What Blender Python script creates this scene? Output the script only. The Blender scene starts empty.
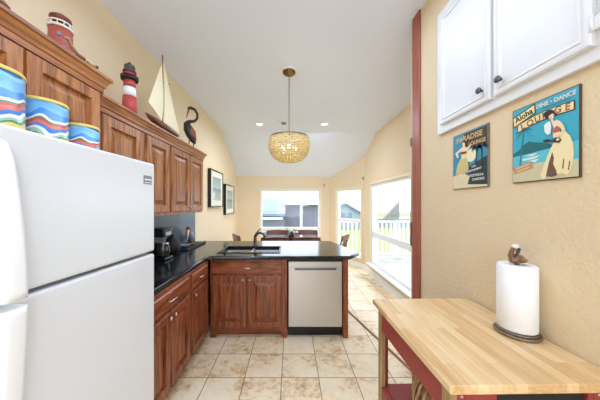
import bpy, bmesh, math, random
from mathutils import Matrix, Vector
random.seed(7)
PI = math.pi
S = bpy.context.scene
COL = S.collection

# ---------------------------------------------------------------- camera, world, sun, fill, exposure
CH = 1.487
cam = bpy.data.cameras.new('camera'); cam.sensor_width = 36; cam.lens = 234 * 36 / 600
cam.shift_x = 9 / 600; cam.shift_y = 4 / 600; cam.clip_start = .02
camo = bpy.data.objects.new('camera', cam); COL.objects.link(camo)
camo.location = (0, 0, CH); camo.rotation_euler = (PI / 2, 0, 0); S.camera = camo

W = bpy.data.worlds.new('daylight'); S.world = W; W.use_nodes = True
wb = W.node_tree.nodes['Background']; wb.inputs[0].default_value = (.73, .83, 1, 1); wb.inputs[1].default_value = 2.8

def light(name, kind, loc, rot, energy, color=(1, 1, 1), **kw):
    l = bpy.data.lights.new(name, kind); l.energy = energy; l.color = color
    for k, v in kw.items(): setattr(l, k, v)
    o = bpy.data.objects.new(name, l); COL.objects.link(o); o.location = loc; o.rotation_euler = rot
    return o
sd = Vector((-.12, 1, 1.75)).normalized()
light('sun', 'SUN', (0, 20, 30), sd.to_track_quat('Z', 'Y').to_euler(), 3.0, (1, .97, .9), angle=.01)
# added fill
light('rear_fill', 'AREA', (-.25, -2.85, 1.75), (PI / 2, 0, 0), 38, (.62, .77, 1), shape='RECTANGLE', size=2.2, size_y=2.2)  # frontal fill added in front of the closed back wall, no window there
light('side_fill', 'AREA', (.93, -1.2, 2.15), Vector((.9, -.32, -.12)).to_track_quat('Z', 'Y').to_euler(), 44, (.64, .79, 1), shape='RECTANGLE', size=1.4, size_y=1.6)  # added fill brightening the left wall and cabinet fronts, wall has no window
light('kitchen_fill', 'AREA', (-.1, 1.5, 2.9), (0, 0, 0), 15, (.62, .77, 1), shape='RECTANGLE', size=1.4, size_y=1.4)  # overhead fill added for floor and counters, no fixture here
light('dining_fill', 'AREA', (0, 4.3, 2.93), (0, 0, 0), 24, (.68, .8, 1), shape='RECTANGLE', size=1.6, size_y=1.2)  # invisible panel added to lift the dining end, not a fixture
S.view_settings.view_transform = 'Standard'; S.view_settings.look = 'None'
S.view_settings.gamma = 1; S.view_settings.use_curve_mapping = False
S.view_settings.exposure = .68
S.cycles.max_bounces = 10; S.cycles.diffuse_bounces = 6; S.cycles.transparent_max_bounces = 16
S.cycles.use_denoising = True
S.cycles.sample_clamp_indirect = 8

# ---------------------------------------------------------------- materials
def lin(c):
    r = [((v / 255) / 12.92 if v <= 10 else ((v / 255 + .055) / 1.055) ** 2.4) for v in c]
    return (*r, 1)
def mat(name, col, rough=.5, metal=0, spec=.5, bump=None, coat=0, trans=0):
    m = bpy.data.materials.new(name); m.use_nodes = True
    nt = m.node_tree; b = nt.nodes['Principled BSDF']
    b.inputs['Base Color'].default_value = lin(col); b.inputs['Roughness'].default_value = rough
    b.inputs['Metallic'].default_value = metal; b.inputs['Specular IOR Level'].default_value = spec
    b.inputs['Coat Weight'].default_value = coat; b.inputs['Coat Roughness'].default_value = .12
    tc = nt.nodes.new('ShaderNodeTexCoord'); n = nt.nodes.new('ShaderNodeTexNoise')
    nt.links.new(tc.outputs['Object'], n.inputs['Vector'])
    sc, st = bump or (60, .02)
    n.inputs['Scale'].default_value = sc; n.inputs['Detail'].default_value = 4
    bp = nt.nodes.new('ShaderNodeBump'); bp.inputs['Strength'].default_value = st; bp.inputs['Distance'].default_value = .01
    nt.links.new(n.outputs['Fac'], bp.inputs['Height']); nt.links.new(bp.outputs['Normal'], b.inputs['Normal'])
    return m
def ramp(nt, stops, interp='LINEAR'):
    r = nt.nodes.new('ShaderNodeValToRGB'); cr = r.color_ramp; cr.interpolation = interp
    while len(cr.elements) < len(stops): cr.elements.new(.5)
    for e, (p, c) in zip(cr.elements, stops): e.position = p; e.color = lin(c)
    return r
def wood(name, axis, dark, mid, light_, rough=.38, coat=.25, fine=1.0, ring=9):
    m = bpy.data.materials.new(name); m.use_nodes = True; nt = m.node_tree; L = nt.links
    b = nt.nodes['Principled BSDF']; b.inputs['Roughness'].default_value = rough
    b.inputs['Coat Weight'].default_value = coat; b.inputs['Coat Roughness'].default_value = .2
    tc = nt.nodes.new('ShaderNodeTexCoord'); mp = nt.nodes.new('ShaderNodeMapping')
    s = [1, 1, 1]; s['xyz'.index(axis)] = .07; mp.inputs['Scale'].default_value = s
    L.new(tc.outputs['Object'], mp.inputs['Vector'])
    n1 = nt.nodes.new('ShaderNodeTexNoise'); n1.inputs['Scale'].default_value = ring; n1.inputs['Detail'].default_value = 2; n1.inputs['Distortion'].default_value = .6
    n2 = nt.nodes.new('ShaderNodeTexNoise'); n2.inputs['Scale'].default_value = 150 * fine; n2.inputs['Detail'].default_value = 3
    L.new(mp.outputs[0], n1.inputs['Vector']); L.new(mp.outputs[0], n2.inputs['Vector'])
    mu = nt.nodes.new('ShaderNodeMath'); mu.operation = 'MULTIPLY'; mu.inputs[1].default_value = 14; L.new(n1.outputs['Fac'], mu.inputs[0])
    fr = nt.nodes.new('ShaderNodeMath'); fr.operation = 'PINGPONG'; fr.inputs[1].default_value = 1; L.new(mu.outputs[0], fr.inputs[0])
    mx = nt.nodes.new('ShaderNodeMix'); mx.inputs[0].default_value = .62; L.new(fr.outputs[0], mx.inputs[2]); L.new(n2.outputs['Fac'], mx.inputs[3])
    r = ramp(nt, [(.22, dark), (.5, mid), (.8, light_)]); L.new(mx.outputs[0], r.inputs[0]); L.new(r.outputs[0], b.inputs['Base Color'])
    bp = nt.nodes.new('ShaderNodeBump'); bp.inputs['Strength'].default_value = .08; bp.inputs['Distance'].default_value = .004
    L.new(mx.outputs[0], bp.inputs['Height']); L.new(bp.outputs[0], b.inputs['Normal'])
    return m
M = {}
OD, OM, OL = (104, 58, 24), (160, 98, 50), (190, 128, 74)
for a in 'xyz': M['oak_' + a] = wood('oak_' + a, a, OD, OM, OL, .42, .08)
BD, BM_, BL = (78, 36, 16), (134, 70, 37), (162, 92, 54)
for a in 'xyz': M['base_' + a] = wood('base_oak_' + a, a, BD, BM_, BL, .38, .15)
M['chair_wood'] = wood('chair_wood', 'x', (70, 34, 20), (104, 58, 36), (128, 76, 50), .35, .3)
M['trim_wood'] = wood('trim_wood', 'z', (136, 66, 44), (152, 78, 54), (166, 92, 68), .45, .1)
M['wall'] = mat('wall_paint', (234, 214, 182), .85, 0, .2, (110, .22))
M['wall_k'] = mat('wall_paint_textured', (226, 206, 171), .85, 0, .2, (75, .45))
M['ceiling'] = mat('ceiling_paint', (234, 240, 252), .9, 0, .2, (90, .08))
M['white'] = mat('white_paint', (240, 240, 238), .45, 0, .4)
M['vinyl'] = mat('white_vinyl', (240, 242, 243), .4)
M['cabwhite'] = mat('white_cabinet_paint', (228, 229, 231), .32)
M['fridge'] = mat('white_enamel', (221, 223, 226), .22, 0, .5, (260, .05))
M['handle'] = mat('white_plastic', (240, 240, 241), .35)
M['gasket'] = mat('grey_gasket', (120, 122, 124), .6)
M['badge'] = mat('grey_badge', (128, 132, 136), .4, .2)
M['silver'] = mat('brushed_nickel', (205, 200, 192), .3, 1)
M['pewter'] = mat('pewter', (105, 104, 104), .38, .9)
M['black'] = mat('black_plastic', (16, 16, 17), .3)
M['blackm'] = mat('black_matte', (20, 20, 21), .6)
M['bronze'] = mat('antique_brass', (134, 106, 62), .4, .8)
M['darkbronze'] = mat('dark_faucet_metal', (92, 88, 82), .25, .95)
M['red'] = mat('barn_red_paint', (150, 62, 55), .45, 0, .4, (40, .06))
M['legwood'] = wood('leg_wood', 'z', (140, 112, 78), (168, 138, 98), (186, 158, 118), .5, .05)
M['glassware'] = mat('dark_glass', (60, 52, 44), .08, 0, .8)
M['paper'] = mat('paper_towel', (246, 246, 246), .9, 0, .1, (140, .5))
M['iron'] = mat('wrought_iron', (132, 116, 98), .45, .5)
M['cream'] = mat('sail_cloth', (250, 240, 206), .8)
M['speckle'] = mat('dark_speckled_glaze', (62, 62, 60), .3, 0, .6, (90, .8))
M['hull'] = wood('hull_wood', 'y', (70, 30, 20), (112, 54, 36), (140, 80, 52), .4, .2)
M['mast'] = mat('mast_wood', (150, 104, 52), .5)
M['lh_red'] = mat('coral_red_paint', (186, 70, 66), .5)
M['brick'] = mat('brick_red_glaze', (168, 78, 66), .5, 0, .5, (55, .6))
M['birdblack'] = mat('heron_black', (44, 42, 40), .45)
M['birdbrown'] = mat('heron_brown', (146, 88, 58), .5)
M['carved'] = wood('carved_wood', 'z', (80, 50, 30), (150, 104, 68), (186, 142, 98), .45, .2, 1, 14)
M['bluegrey'] = mat('blue_grey_glaze', (120, 130, 152), .35)
M['driftwood'] = wood('lizard_wood', 'y', (70, 46, 28), (136, 92, 60), (176, 136, 96), .5, .1)
M['spot'] = mat('spotted_cream', (196, 176, 134), .5)
M['matboard'] = mat('mat_board', (232, 226, 208), .8)
M['yellow'] = mat('yellow_band', (236, 206, 110), .35)
M['rope'] = wood('rattan', 'z', (112, 84, 52), (164, 132, 90), (200, 174, 132), .6, 0)
M['leafm'] = mat('leaf_green', (84, 112, 60), .5)
M['petal'] = mat('pale_petals', (226, 222, 210), .6)
M['grass'] = mat('lawn_grass', (126, 134, 84), .9, 0, .1, (4, .3))
M['deck'] = wood('white_deck_boards', 'y', (128, 125, 120), (146, 143, 138), (158, 155, 150), .6, 0)
M['siding'] = mat('mauve_grey_siding', (122, 121, 132), .8)
M['shingle'] = mat('blue_grey_shingle', (116, 128, 146), .85, 0, .2, (12, .4))
M['paleblue'] = mat('pale_blue_siding', (146, 156, 160), .8)
M['tanroof'] = mat('tan_shingle', (132, 124, 116), .85, 0, .2, (8, .4))

def granite():
    m = mat('black_granite', (16, 17, 18), .13, 0, .6); nt = m.node_tree; b = nt.nodes['Principled BSDF']
    tc = nt.nodes.new('ShaderNodeTexCoord'); n = nt.nodes.new('ShaderNodeTexNoise'); n.inputs['Scale'].default_value = 240; n.inputs['Detail'].default_value = 3
    nt.links.new(tc.outputs['Object'], n.inputs['Vector'])
    r = ramp(nt, [(.45, (10, 11, 12)), (.62, (34, 37, 38)), (.75, (80, 86, 88))]); nt.links.new(n.outputs['Fac'], r.inputs[0]); nt.links.new(r.outputs[0], b.inputs['Base Color'])
    for l in list(b.inputs['Normal'].links): nt.links.remove(l)
    return m
M['granite'] = granite()
def splash():
    m = mat('slate_blue_splash', (96, 108, 116), .22, 0, .5); return m
M['splash'] = splash()

def steel():
    m = mat('stainless_steel', (205, 203, 200), .34, .85); nt = m.node_tree; b = nt.nodes['Principled BSDF']
    tc = nt.nodes.new('ShaderNodeTexCoord'); mp = nt.nodes.new('ShaderNodeMapping'); mp.inputs['Scale'].default_value = (4, 4, 260)
    n = nt.nodes.new('ShaderNodeTexNoise'); n.inputs['Scale'].default_value = 1
    nt.links.new(tc.outputs['Object'], mp.inputs[0]); nt.links.new(mp.outputs[0], n.inputs['Vector'])
    r = nt.nodes.new('ShaderNodeMapRange'); r.inputs[3].default_value = .3; r.inputs[4].default_value = .42
    nt.links.new(n.outputs['Fac'], r.inputs[0]); nt.links.new(r.outputs[0], b.inputs['Roughness'])
    return m
M['steel'] = steel()

def tile():
    m = bpy.data.materials.new('travertine_tile'); m.use_nodes = True; nt = m.node_tree; L = nt.links
    b = nt.nodes['Principled BSDF']
    tc = nt.nodes.new('ShaderNodeTexCoord'); mp = nt.nodes.new('ShaderNodeMapping')
    P = .3165; mp.inputs['Location'].default_value = (.08 / P, -2.004 / P, 0); mp.inputs['Scale'].default_value = (1 / P, 1 / P, 1)
    L.new(tc.outputs['Object'], mp.inputs[0])
    br = nt.nodes.new('ShaderNodeTexBrick'); br.offset = 0; br.squash = 1
    br.inputs['Scale'].default_value = 1; br.inputs['Mortar Size'].default_value = .012; br.inputs['Mortar Smooth'].default_value = .3
    br.inputs['Brick Width'].default_value = 1; br.inputs['Row Height'].default_value = 1
    br.inputs['Color1'].default_value = (0, 0, 0, 1); br.inputs['Color2'].default_value = (1, 1, 1, 1)
    L.new(mp.outputs[0], br.inputs['Vector'])
    # per-tile offset of the veining
    fl = nt.nodes.new('ShaderNodeVectorMath'); fl.operation = 'FLOOR'; L.new(mp.outputs[0], fl.inputs[0])
    wn = nt.nodes.new('ShaderNodeTexWhiteNoise'); wn.noise_dimensions = '3D'; L.new(fl.outputs[0], wn.inputs['Vector'])
    sc = nt.nodes.new('ShaderNodeVectorMath'); sc.operation = 'SCALE'; sc.inputs['Scale'].default_value = 20; L.new(wn.outputs['Color'], sc.inputs[0])
    ad = nt.nodes.new('ShaderNodeVectorMath'); ad.operation = 'ADD'; L.new(tc.outputs['Object'], ad.inputs[0]); L.new(sc.outputs[0], ad.inputs[1])
    n1 = nt.nodes.new('ShaderNodeTexNoise'); n1.inputs['Scale'].default_value = 3.2; n1.inputs['Detail'].default_value = 6; n1.inputs['Roughness'].default_value = .6
    n2 = nt.nodes.new('ShaderNodeTexNoise'); n2.inputs['Scale'].default_value = 22; n2.inputs['Detail'].default_value = 6; n2.inputs['Roughness'].default_value = .7
    L.new(ad.outputs[0], n1.inputs['Vector']); L.new(ad.outputs[0], n2.inputs['Vector'])
    mx = nt.nodes.new('ShaderNodeMix'); mx.inputs[0].default_value = .42; L.new(n1.outputs['Fac'], mx.inputs[2]); L.new(n2.outputs['Fac'], mx.inputs[3])
    r = ramp(nt, [(.34, (176, 134, 88)), (.42, (220, 188, 144)), (.49, (244, 224, 188)), (.64, (250, 238, 212))]); L.new(mx.outputs[0], r.inputs[0])
    c = nt.nodes.new('ShaderNodeMix'); c.data_type = 'RGBA'; L.new(br.outputs['Fac'], c.inputs[0]); L.new(r.outputs[0], c.inputs[6]); c.inputs[7].default_value = lin((128, 108, 86))
    L.new(c.outputs[2], b.inputs['Base Color']); b.inputs['Roughness'].default_value = .42; b.inputs['Specular IOR Level'].default_value = .4
    bp = nt.nodes.new('ShaderNodeBump'); bp.inputs['Strength'].default_value = .25; bp.inputs['Distance'].default_value = .004; bp.invert = True
    L.new(br.outputs['Fac'], bp.inputs['Height']); L.new(bp.outputs[0], b.inputs['Normal'])
    return m
M['tile'] = tile()

def butcher():
    m = bpy.data.materials.new('butcher_block'); m.use_nodes = True; nt = m.node_tree; L = nt.links
    b = nt.nodes['Principled BSDF']; b.inputs['Roughness'].default_value = .4; b.inputs['Coat Weight'].default_value = .15
    tc = nt.nodes.new('ShaderNodeTexCoord'); rot = nt.nodes.new('ShaderNodeMapping'); rot.inputs['Rotation'].default_value = (0, 0, PI / 2)
    L.new(tc.outputs['Object'], rot.inputs[0])
    br = nt.nodes.new('ShaderNodeTexBrick'); br.inputs['Scale'].default_value = 1; br.offset = .37; br.offset_frequency = 2
    br.inputs['Brick Width'].default_value = .34; br.inputs['Row Height'].default_value = .037; br.inputs['Mortar Size'].default_value = .0006; br.inputs['Bias'].default_value = 0
    br.inputs['Color1'].default_value = (0, 0, 0, 1); br.inputs['Color2'].default_value = (1, 1, 1, 1); br.inputs['Mortar'].default_value = (.1, .1, .1, 1)
    L.new(rot.outputs[0], br.inputs['Vector'])
    mp = nt.nodes.new('ShaderNodeMapping'); mp.inputs['Scale'].default_value = (1, .06, 1); L.new(tc.outputs['Object'], mp.inputs[0])
    n = nt.nodes.new('ShaderNodeTexNoise'); n.inputs['Scale'].default_value = 90; n.inputs['Detail'].default_value = 4; L.new(mp.outputs[0], n.inputs['Vector'])
    mx = nt.nodes.new('ShaderNodeMix'); mx.inputs[0].default_value = .62; L.new(br.outputs['Color'], mx.inputs[2]); L.new(n.outputs['Fac'], mx.inputs[3])
    r = ramp(nt, [(.15, (196, 152, 98)), (.5, (226, 190, 140)), (.85, (240, 216, 174))]); L.new(mx.outputs[0], r.inputs[0]); L.new(r.outputs[0], b.inputs['Base Color'])
    return m
M['butcher'] = butcher()

def glass():
    m = bpy.data.materials.new('window_glass'); m.use_nodes = True; nt = m.node_tree
    for n in list(nt.nodes): nt.nodes.remove(n)
    o = nt.nodes.new('ShaderNodeOutputMaterial'); t = nt.nodes.new('ShaderNodeBsdfTransparent'); g = nt.nodes.new('ShaderNodeBsdfGlossy')
    g.inputs['Roughness'].default_value = .02; t.inputs[0].default_value = (.95, .97, .97, 1)
    lw = nt.nodes.new('ShaderNodeLayerWeight'); lw.inputs['Blend'].default_value = .5
    pw = nt.nodes.new('ShaderNodeMath'); pw.operation = 'POWER'; pw.inputs[1].default_value = 5; nt.links.new(lw.outputs['Facing'], pw.inputs[0])
    ma = nt.nodes.new('ShaderNodeMath'); ma.operation = 'MULTIPLY_ADD'; ma.inputs[1].default_value = .6; ma.inputs[2].default_value = .03; nt.links.new(pw.outputs[0], ma.inputs[0])
    x = nt.nodes.new('ShaderNodeMixShader'); nt.links.new(ma.outputs[0], x.inputs[0]); nt.links.new(t.outputs[0], x.inputs[1]); nt.links.new(g.outputs[0], x.inputs[2]); nt.links.new(x.outputs[0], o.inputs[0])
    return m
M['glass'] = glass()

def emit(name, col, s):
    m = bpy.data.materials.new(name); m.use_nodes = True; b = m.node_tree.nodes['Principled BSDF']
    b.inputs['Base Color'].default_value = lin(col); b.inputs['Emission Color'].default_value = lin(col); b.inputs['Emission Strength'].default_value = s
    return m
M['bulb'] = emit('lamp_glow', (255, 240, 214), 4)
M['can'] = emit('downlight_glow', (255, 248, 236), 2.2)

def shell():
    m = bpy.data.materials.new('capiz_beads'); m.use_nodes = True; nt = m.node_tree; L = nt.links
    for n in list(nt.nodes): nt.nodes.remove(n)
    o = nt.nodes.new('ShaderNodeOutputMaterial'); d = nt.nodes.new('ShaderNodeBsdfPrincipled'); t = nt.nodes.new('ShaderNodeBsdfTranslucent')
    d.inputs['Roughness'].default_value = .25; tc = nt.nodes.new('ShaderNodeTexCoord'); n = nt.nodes.new('ShaderNodeTexNoise'); n.inputs['Scale'].default_value = 40
    L.new(tc.outputs['Object'], n.inputs['Vector']); r = ramp(nt, [(.35, (226, 208, 148)), (.6, (244, 234, 198))]); L.new(n.outputs['Fac'], r.inputs[0])
    L.new(r.outputs[0], d.inputs['Base Color']); L.new(r.outputs[0], t.inputs[0])
    x = nt.nodes.new('ShaderNodeMixShader'); x.inputs[0].default_value = .45; L.new(d.outputs[0], x.inputs[1]); L.new(t.outputs[0], x.inputs[2]); L.new(x.outputs[0], o.inputs[0])
    return m
M['shell'] = shell()

def canister_mat(zoff):
    m = bpy.data.materials.new('painted_beach_scene'); m.use_nodes = True; nt = m.node_tree; L = nt.links
    b = nt.nodes['Principled BSDF']; b.inputs['Roughness'].default_value = .22
    tc = nt.nodes.new('ShaderNodeTexCoord'); sx = nt.nodes.new('ShaderNodeSeparateXYZ'); L.new(tc.outputs['Generated'], sx.inputs[0])
    n = nt.nodes.new('ShaderNodeTexNoise'); n.inputs['Scale'].default_value = 1.7; n.inputs['Detail'].default_value = 1; L.new(tc.outputs['Generated'], n.inputs['Vector'])
    a = nt.nodes.new('ShaderNodeMath'); a.operation = 'MULTIPLY_ADD'; a.inputs[1].default_value = .55; a.inputs[2].default_value = zoff - .275; L.new(n.outputs['Fac'], a.inputs[0])
    s = nt.nodes.new('ShaderNodeMath'); L.new(sx.outputs[2], s.inputs[0]); L.new(a.outputs[0], s.inputs[1])
    r = ramp(nt, [(0, (238, 212, 110)), (.24, (240, 220, 130)), (.26, (96, 150, 110)), (.30, (160, 200, 180)), (.34, (232, 236, 238)), (.39, (74, 130, 205)), (.44, (214, 120, 100)), (.50, (196, 88, 70)), (.54, (70, 130, 96)), (.57, (240, 240, 236)), (.62, (70, 140, 212)), (.72, (120, 184, 228)), (.88, (150, 205, 236)), (.95, (60, 120, 190))], 'CONSTANT')
    L.new(s.outputs[0], r.inputs[0]); L.new(r.outputs[0], b.inputs['Base Color'])
    return m
def seascape(name, seed):
    m = bpy.data.materials.new(name); m.use_nodes = True; nt = m.node_tree; L = nt.links
    b = nt.nodes['Principled BSDF']; b.inputs['Roughness'].default_value = .08
    tc = nt.nodes.new('ShaderNodeTexCoord'); sx = nt.nodes.new('ShaderNodeSeparateXYZ'); L.new(tc.outputs['Generated'], sx.inputs[0])
    n = nt.nodes.new('ShaderNodeTexNoise'); n.inputs['Scale'].default_value = 5 + seed; L.new(tc.outputs['Generated'], n.inputs['Vector'])
    a = nt.nodes.new('ShaderNodeMath'); a.operation = 'MULTIPLY_ADD'; a.inputs[1].default_value = .12; L.new(n.outputs['Fac'], a.inputs[0]); L.new(sx.outputs[2], a.inputs[2])
    r = ramp(nt, [(.1, (176, 180, 168)), (.4, (150, 170, 172)), (.56, (120, 146, 152)), (.58, (176, 196, 198)), (1, (150, 176, 180))]); L.new(a.outputs[0], r.inputs[0]); L.new(r.outputs[0], b.inputs['Base Color'])
    return m

# ---------------------------------------------------------------- mesh helpers
def frame(o, u, v):
    u = Vector(u).normalized(); v = Vector(v).normalized(); n = u.cross(v)
    m = Matrix((u, v, n)).transposed().to_4x4(); m.translation = Vector(o)
    return m
class MB:
    def __init__(s, Mx=None): s.bm = bmesh.new(); s.M = Mx or Matrix()
    def _v(s, co): return s.bm.verts.new(s.M @ Vector(co))
    def _f(s, vs, sm=False):
        try: f = s.bm.faces.new(vs); f.smooth = sm; return f
        except ValueError: return None
    def box(s, x0, x1, y0, y1, z0, z1, bev=0, seg=1):
        vs = [s._v((x, y, z)) for z in (z0, z1) for y in (y0, y1) for x in (x0, x1)]
        fs = [s._f([vs[i] for i in q]) for q in ((0, 2, 3, 1), (4, 5, 7, 6), (0, 1, 5, 4), (2, 6, 7, 3), (0, 4, 6, 2), (1, 3, 7, 5))]
        if bev:
            es = list({e for f in fs for e in f.edges})
            r = bmesh.ops.bevel(s.bm, geom=es, offset=bev, segments=seg, affect='EDGES', profile=.5)
            if seg > 1:
                for f in r['faces']: f.smooth = True
        return s
    def rings(s, rs, closed=True, caps=True, sm=True):
        prev = None; first = None
        for r in rs:
            cur = [s._v(p) for p in r]
            if prev:
                n = len(cur)
                for i in range(n if closed else n - 1):
                    j = (i + 1) % n; s._f([prev[i], prev[j], cur[j], cur[i]], sm)
            else: first = cur
            prev = cur
        if caps: s._f(first[::-1]); s._f(prev)
        return s
    def lathe(s, prof, c=(0, 0, 0), seg=24, caps=True, sm=True):
        return s.rings([[(c[0] + r * math.cos(2 * PI * i / seg), c[1] + r * math.sin(2 * PI * i / seg), c[2] + z) for i in range(seg)] for r, z in prof], True, caps, sm)
    def tube(s, path, rad, seg=10, sq=(1, 1), up=(0, 0, 1), caps=True):
        P = [Vector(p) for p in path]; n = len(P)
        R = rad if isinstance(rad, (list, tuple)) else [rad] * n
        rs = []; u = None
        for i in range(n):
            t = (P[min(i + 1, n - 1)] - P[max(i - 1, 0)]).normalized()
            if u is None:
                a = Vector(up)
                if abs(a.dot(t)) > .95: a = Vector((1, 0, 0))
                u = (a - t * a.dot(t)).normalized()
            else: u = (u - t * u.dot(t)).normalized()
            w = t.cross(u)
            rs.append([P[i] + u * (R[i] * sq[0] * math.cos(2 * PI * k / seg)) + w * (R[i] * sq[1] * math.sin(2 * PI * k / seg)) for k in range(seg)])
        return s.rings(rs, True, caps)
    def cyl(s, p0, p1, r, seg=16): return s.tube([p0, p1], r, seg)
    def prism(s, poly, z0, z1, sm=False):
        a = [s._v((x, y, z0)) for x, y in poly]; b = [s._v((x, y, z1)) for x, y in poly]; n = len(a)
        for i in range(n): s._f([a[i], a[(i + 1) % n], b[(i + 1) % n], b[i]], sm)
        s._f(a[::-1]); s._f(b); return s
    def loops(s, w, h, lp):
        prev = None
        for ins, d in lp:
            cur = [s._v(p) for p in ((ins, ins, d), (w - ins, ins, d), (w - ins, h - ins, d), (ins, h - ins, d))]
            if prev:
                for i in range(4): s._f([prev[i], prev[(i + 1) % 4], cur[(i + 1) % 4], cur[i]])
            else: s._f(cur[::-1])
            prev = cur
        s._f(prev); return s
    def ball(s, c, r, sc=(1, 1, 1), u=14, v=9):
        rs = []
        for j in range(v + 1):
            a = -PI / 2 + PI * j / v; a = max(-PI / 2 + .06, min(PI / 2 - .06, a))
            rs.append([(c[0] + r * sc[0] * math.cos(a) * math.cos(2 * PI * i / u), c[1] + r * sc[1] * math.cos(a) * math.sin(2 * PI * i / u), c[2] + r * sc[2] * math.sin(a)) for i in range(u)])
        return s.rings(rs)
    def torus(s, c, R, r, axis='z', sx=1, U=28, V=8):
        for i in range(U):
            pass
        ring = []
        for i in range(U):
            a = 2 * PI * i / U; row = []
            for j in range(V):
                b = 2 * PI * j / V; x = (R + r * math.cos(b)) * math.cos(a) * sx; y = (R + r * math.cos(b)) * math.sin(a); z = r * math.sin(b)
                p = {'z': (x, y, z), 'y': (x, z, y), 'x': (z, x, y)}[axis]
                row.append(s._v((c[0] + p[0], c[1] + p[1], c[2] + p[2])))
            ring.append(row)
        for i in range(U):
            for j in range(V):
                s._f([ring[i][j], ring[(i + 1) % U][j], ring[(i + 1) % U][(j + 1) % V], ring[i][(j + 1) % V]], True)
        return s
    def build(s, name, m, parent=None, origin=None):
        if origin is not None:
            o_ = Vector(origin)
            for v in s.bm.verts: v.co -= o_
        bmesh.ops.recalc_face_normals(s.bm, faces=s.bm.faces)
        me = bpy.data.meshes.new(name); s.bm.to_mesh(me); s.bm.free()
        me.materials.append(M[m] if isinstance(m, str) else m)
        o = bpy.data.objects.new(name, me); COL.objects.link(o)
        if parent: o.parent = parent
        elif origin is not None: o.location = origin
        return o
def tag(o, label=None, cat=None, group=None, kind=None):
    if label: o['label'] = label
    if cat: o['category'] = cat
    if group: o['group'] = group
    if kind: o['kind'] = kind
    return o
def thing(name, loc, label=None, cat=None, group=None, kind=None):
    o = bpy.data.objects.new(name, None); COL.objects.link(o); o.location = loc; o.empty_display_size = .05
    return tag(o, label, cat, group, kind)
def copy_tree(o, parent=None):
    c = o.copy(); COL.objects.link(c); c.parent = parent
    for ch in list(o.children): copy_tree(ch, c)
    return c
def text_obj(name, body, size, m, parent, Mx, squash=1.0, bold=0):
    cu = bpy.data.curves.new(name, 'FONT'); cu.body = body; cu.size = size; cu.align_x = 'CENTER'; cu.align_y = 'CENTER'; cu.extrude = .0001; cu.offset = bold
    t = bpy.data.objects.new('tmp_text', cu); COL.objects.link(t); bpy.context.view_layer.update()
    me = bpy.data.meshes.new_from_object(t.evaluated_get(bpy.context.evaluated_depsgraph_get()))
    bpy.data.objects.remove(t); bpy.data.curves.remove(cu)
    me.name = name; me.transform(Mx @ Matrix.Diagonal((squash, 1, 1, 1)))
    me.materials.clear(); me.materials.append(M[m] if isinstance(m, str) else m)
    o = bpy.data.objects.new(name, me); COL.objects.link(o); o.parent = parent
    return o
def struct(o): o['kind'] = 'structure'; return o

# ---------------------------------------------------------------- room shell
LX = lambda y: -1.53 + .0083 * y           # inner face of the left wall
KW = .98                                   # inner face of the kitchen's right wall
WX = 1.68                                  # window wall of the bay
FY = 6.4                                   # far wall
C0, C1 = Vector((WX, 5.31, 0)), Vector((1.067, FY, 0))
b = MB(); b.box(-1.75, 1.9, -3.1, 6.6, -.12, 0); struct(b.build('floor', 'tile'))
# ceiling: slightly tilted kitchen plane, then the slope down to the far wall
cb = MB()
Lk, Rk = (-1.75, 5.0, 3.09), (1.95, 4.57, 2.874)
pts = [(-1.75, -3.1, 3.15), (1.95, -3.1, 2.945), Rk, Lk]
A, B, C, D, E = (-1.75, 5.0, 3.09), (1.95, 4.57, 2.874), (1.95, 5.31, 2.53), (1.15, 6.6, 2.115), (-1.75, 6.6, 2.134)
for z in (0, .1):
    cb._f([cb._v((p[0], p[1], p[2] + z)) for p in pts])
    sv = [cb._v((p[0], p[1], p[2] + z)) for p in (A, B, C, D, E)]
    for tri in ((0, 1, 2), (0, 2, 3), (0, 3, 4)): cb._f([sv[i] for i in tri], True)
struct(cb.build('ceiling', 'ceiling'))
def wall(name, P0, u, length, holes, m, H=3.4, th=.14):
    w = MB(frame(P0, u, (0, 0, 1))); xs = 0
    for (a, c, z0, z1) in holes:
        w.box(xs, a, 0, H, -th, 0); w.box(a, c, 0, z0, -th, 0); w.box(a, c, z1, H, -th, 0); xs = c
    w.box(xs, length, 0, H, -th, 0)
    return struct(w.build(name, m))
wl = MB(); wl.prism([(LX(-3.1) - .15, -3.1), (LX(-3.1), -3.1), (LX(6.55), 6.55), (LX(6.55) - .15, 6.55)], 0, 3.4); struct(wl.build('wall_left', 'wall'))
wall('wall_far', (-1.7, FY, 0), (1, 0, 0), 2.767, [(.862, 2.50, .30, 1.884)], 'wall')
ub = (C0 - C1).normalized(); BL_ = (C0 - C1).length
wall('wall_bay', C1, ub, BL_, [(BL_ * .215, BL_ * .90, .25, 1.86)], 'wall')
wall('wall_window', C0, (0, -1, 0), 3.2, [(.38, 2.62, .25, 1.90)], 'wall')
w = MB(); w.box(1.128, 1.82, 1.86, 2.2, 0, 3.4); struct(w.build('wall_return', 'wall'))
w = MB(); w.box(KW, 1.128, -3.1, 1.86, 0, 3.4); struct(w.build('wall_right', 'wall_k'))
w = MB(); w.box(-1.75, 1.15, -3.25, -3.1, 0, 3.4); struct(w.build('wall_back', 'wall'))
w = MB(); w.box(KW - .014, KW, 1.762, 1.868, 0, 3.0, .003); w.box(KW, 1.128, 1.86, 1.874, 0, 3.0, .003); struct(w.build('trim_1', 'trim_wood'))
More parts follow.
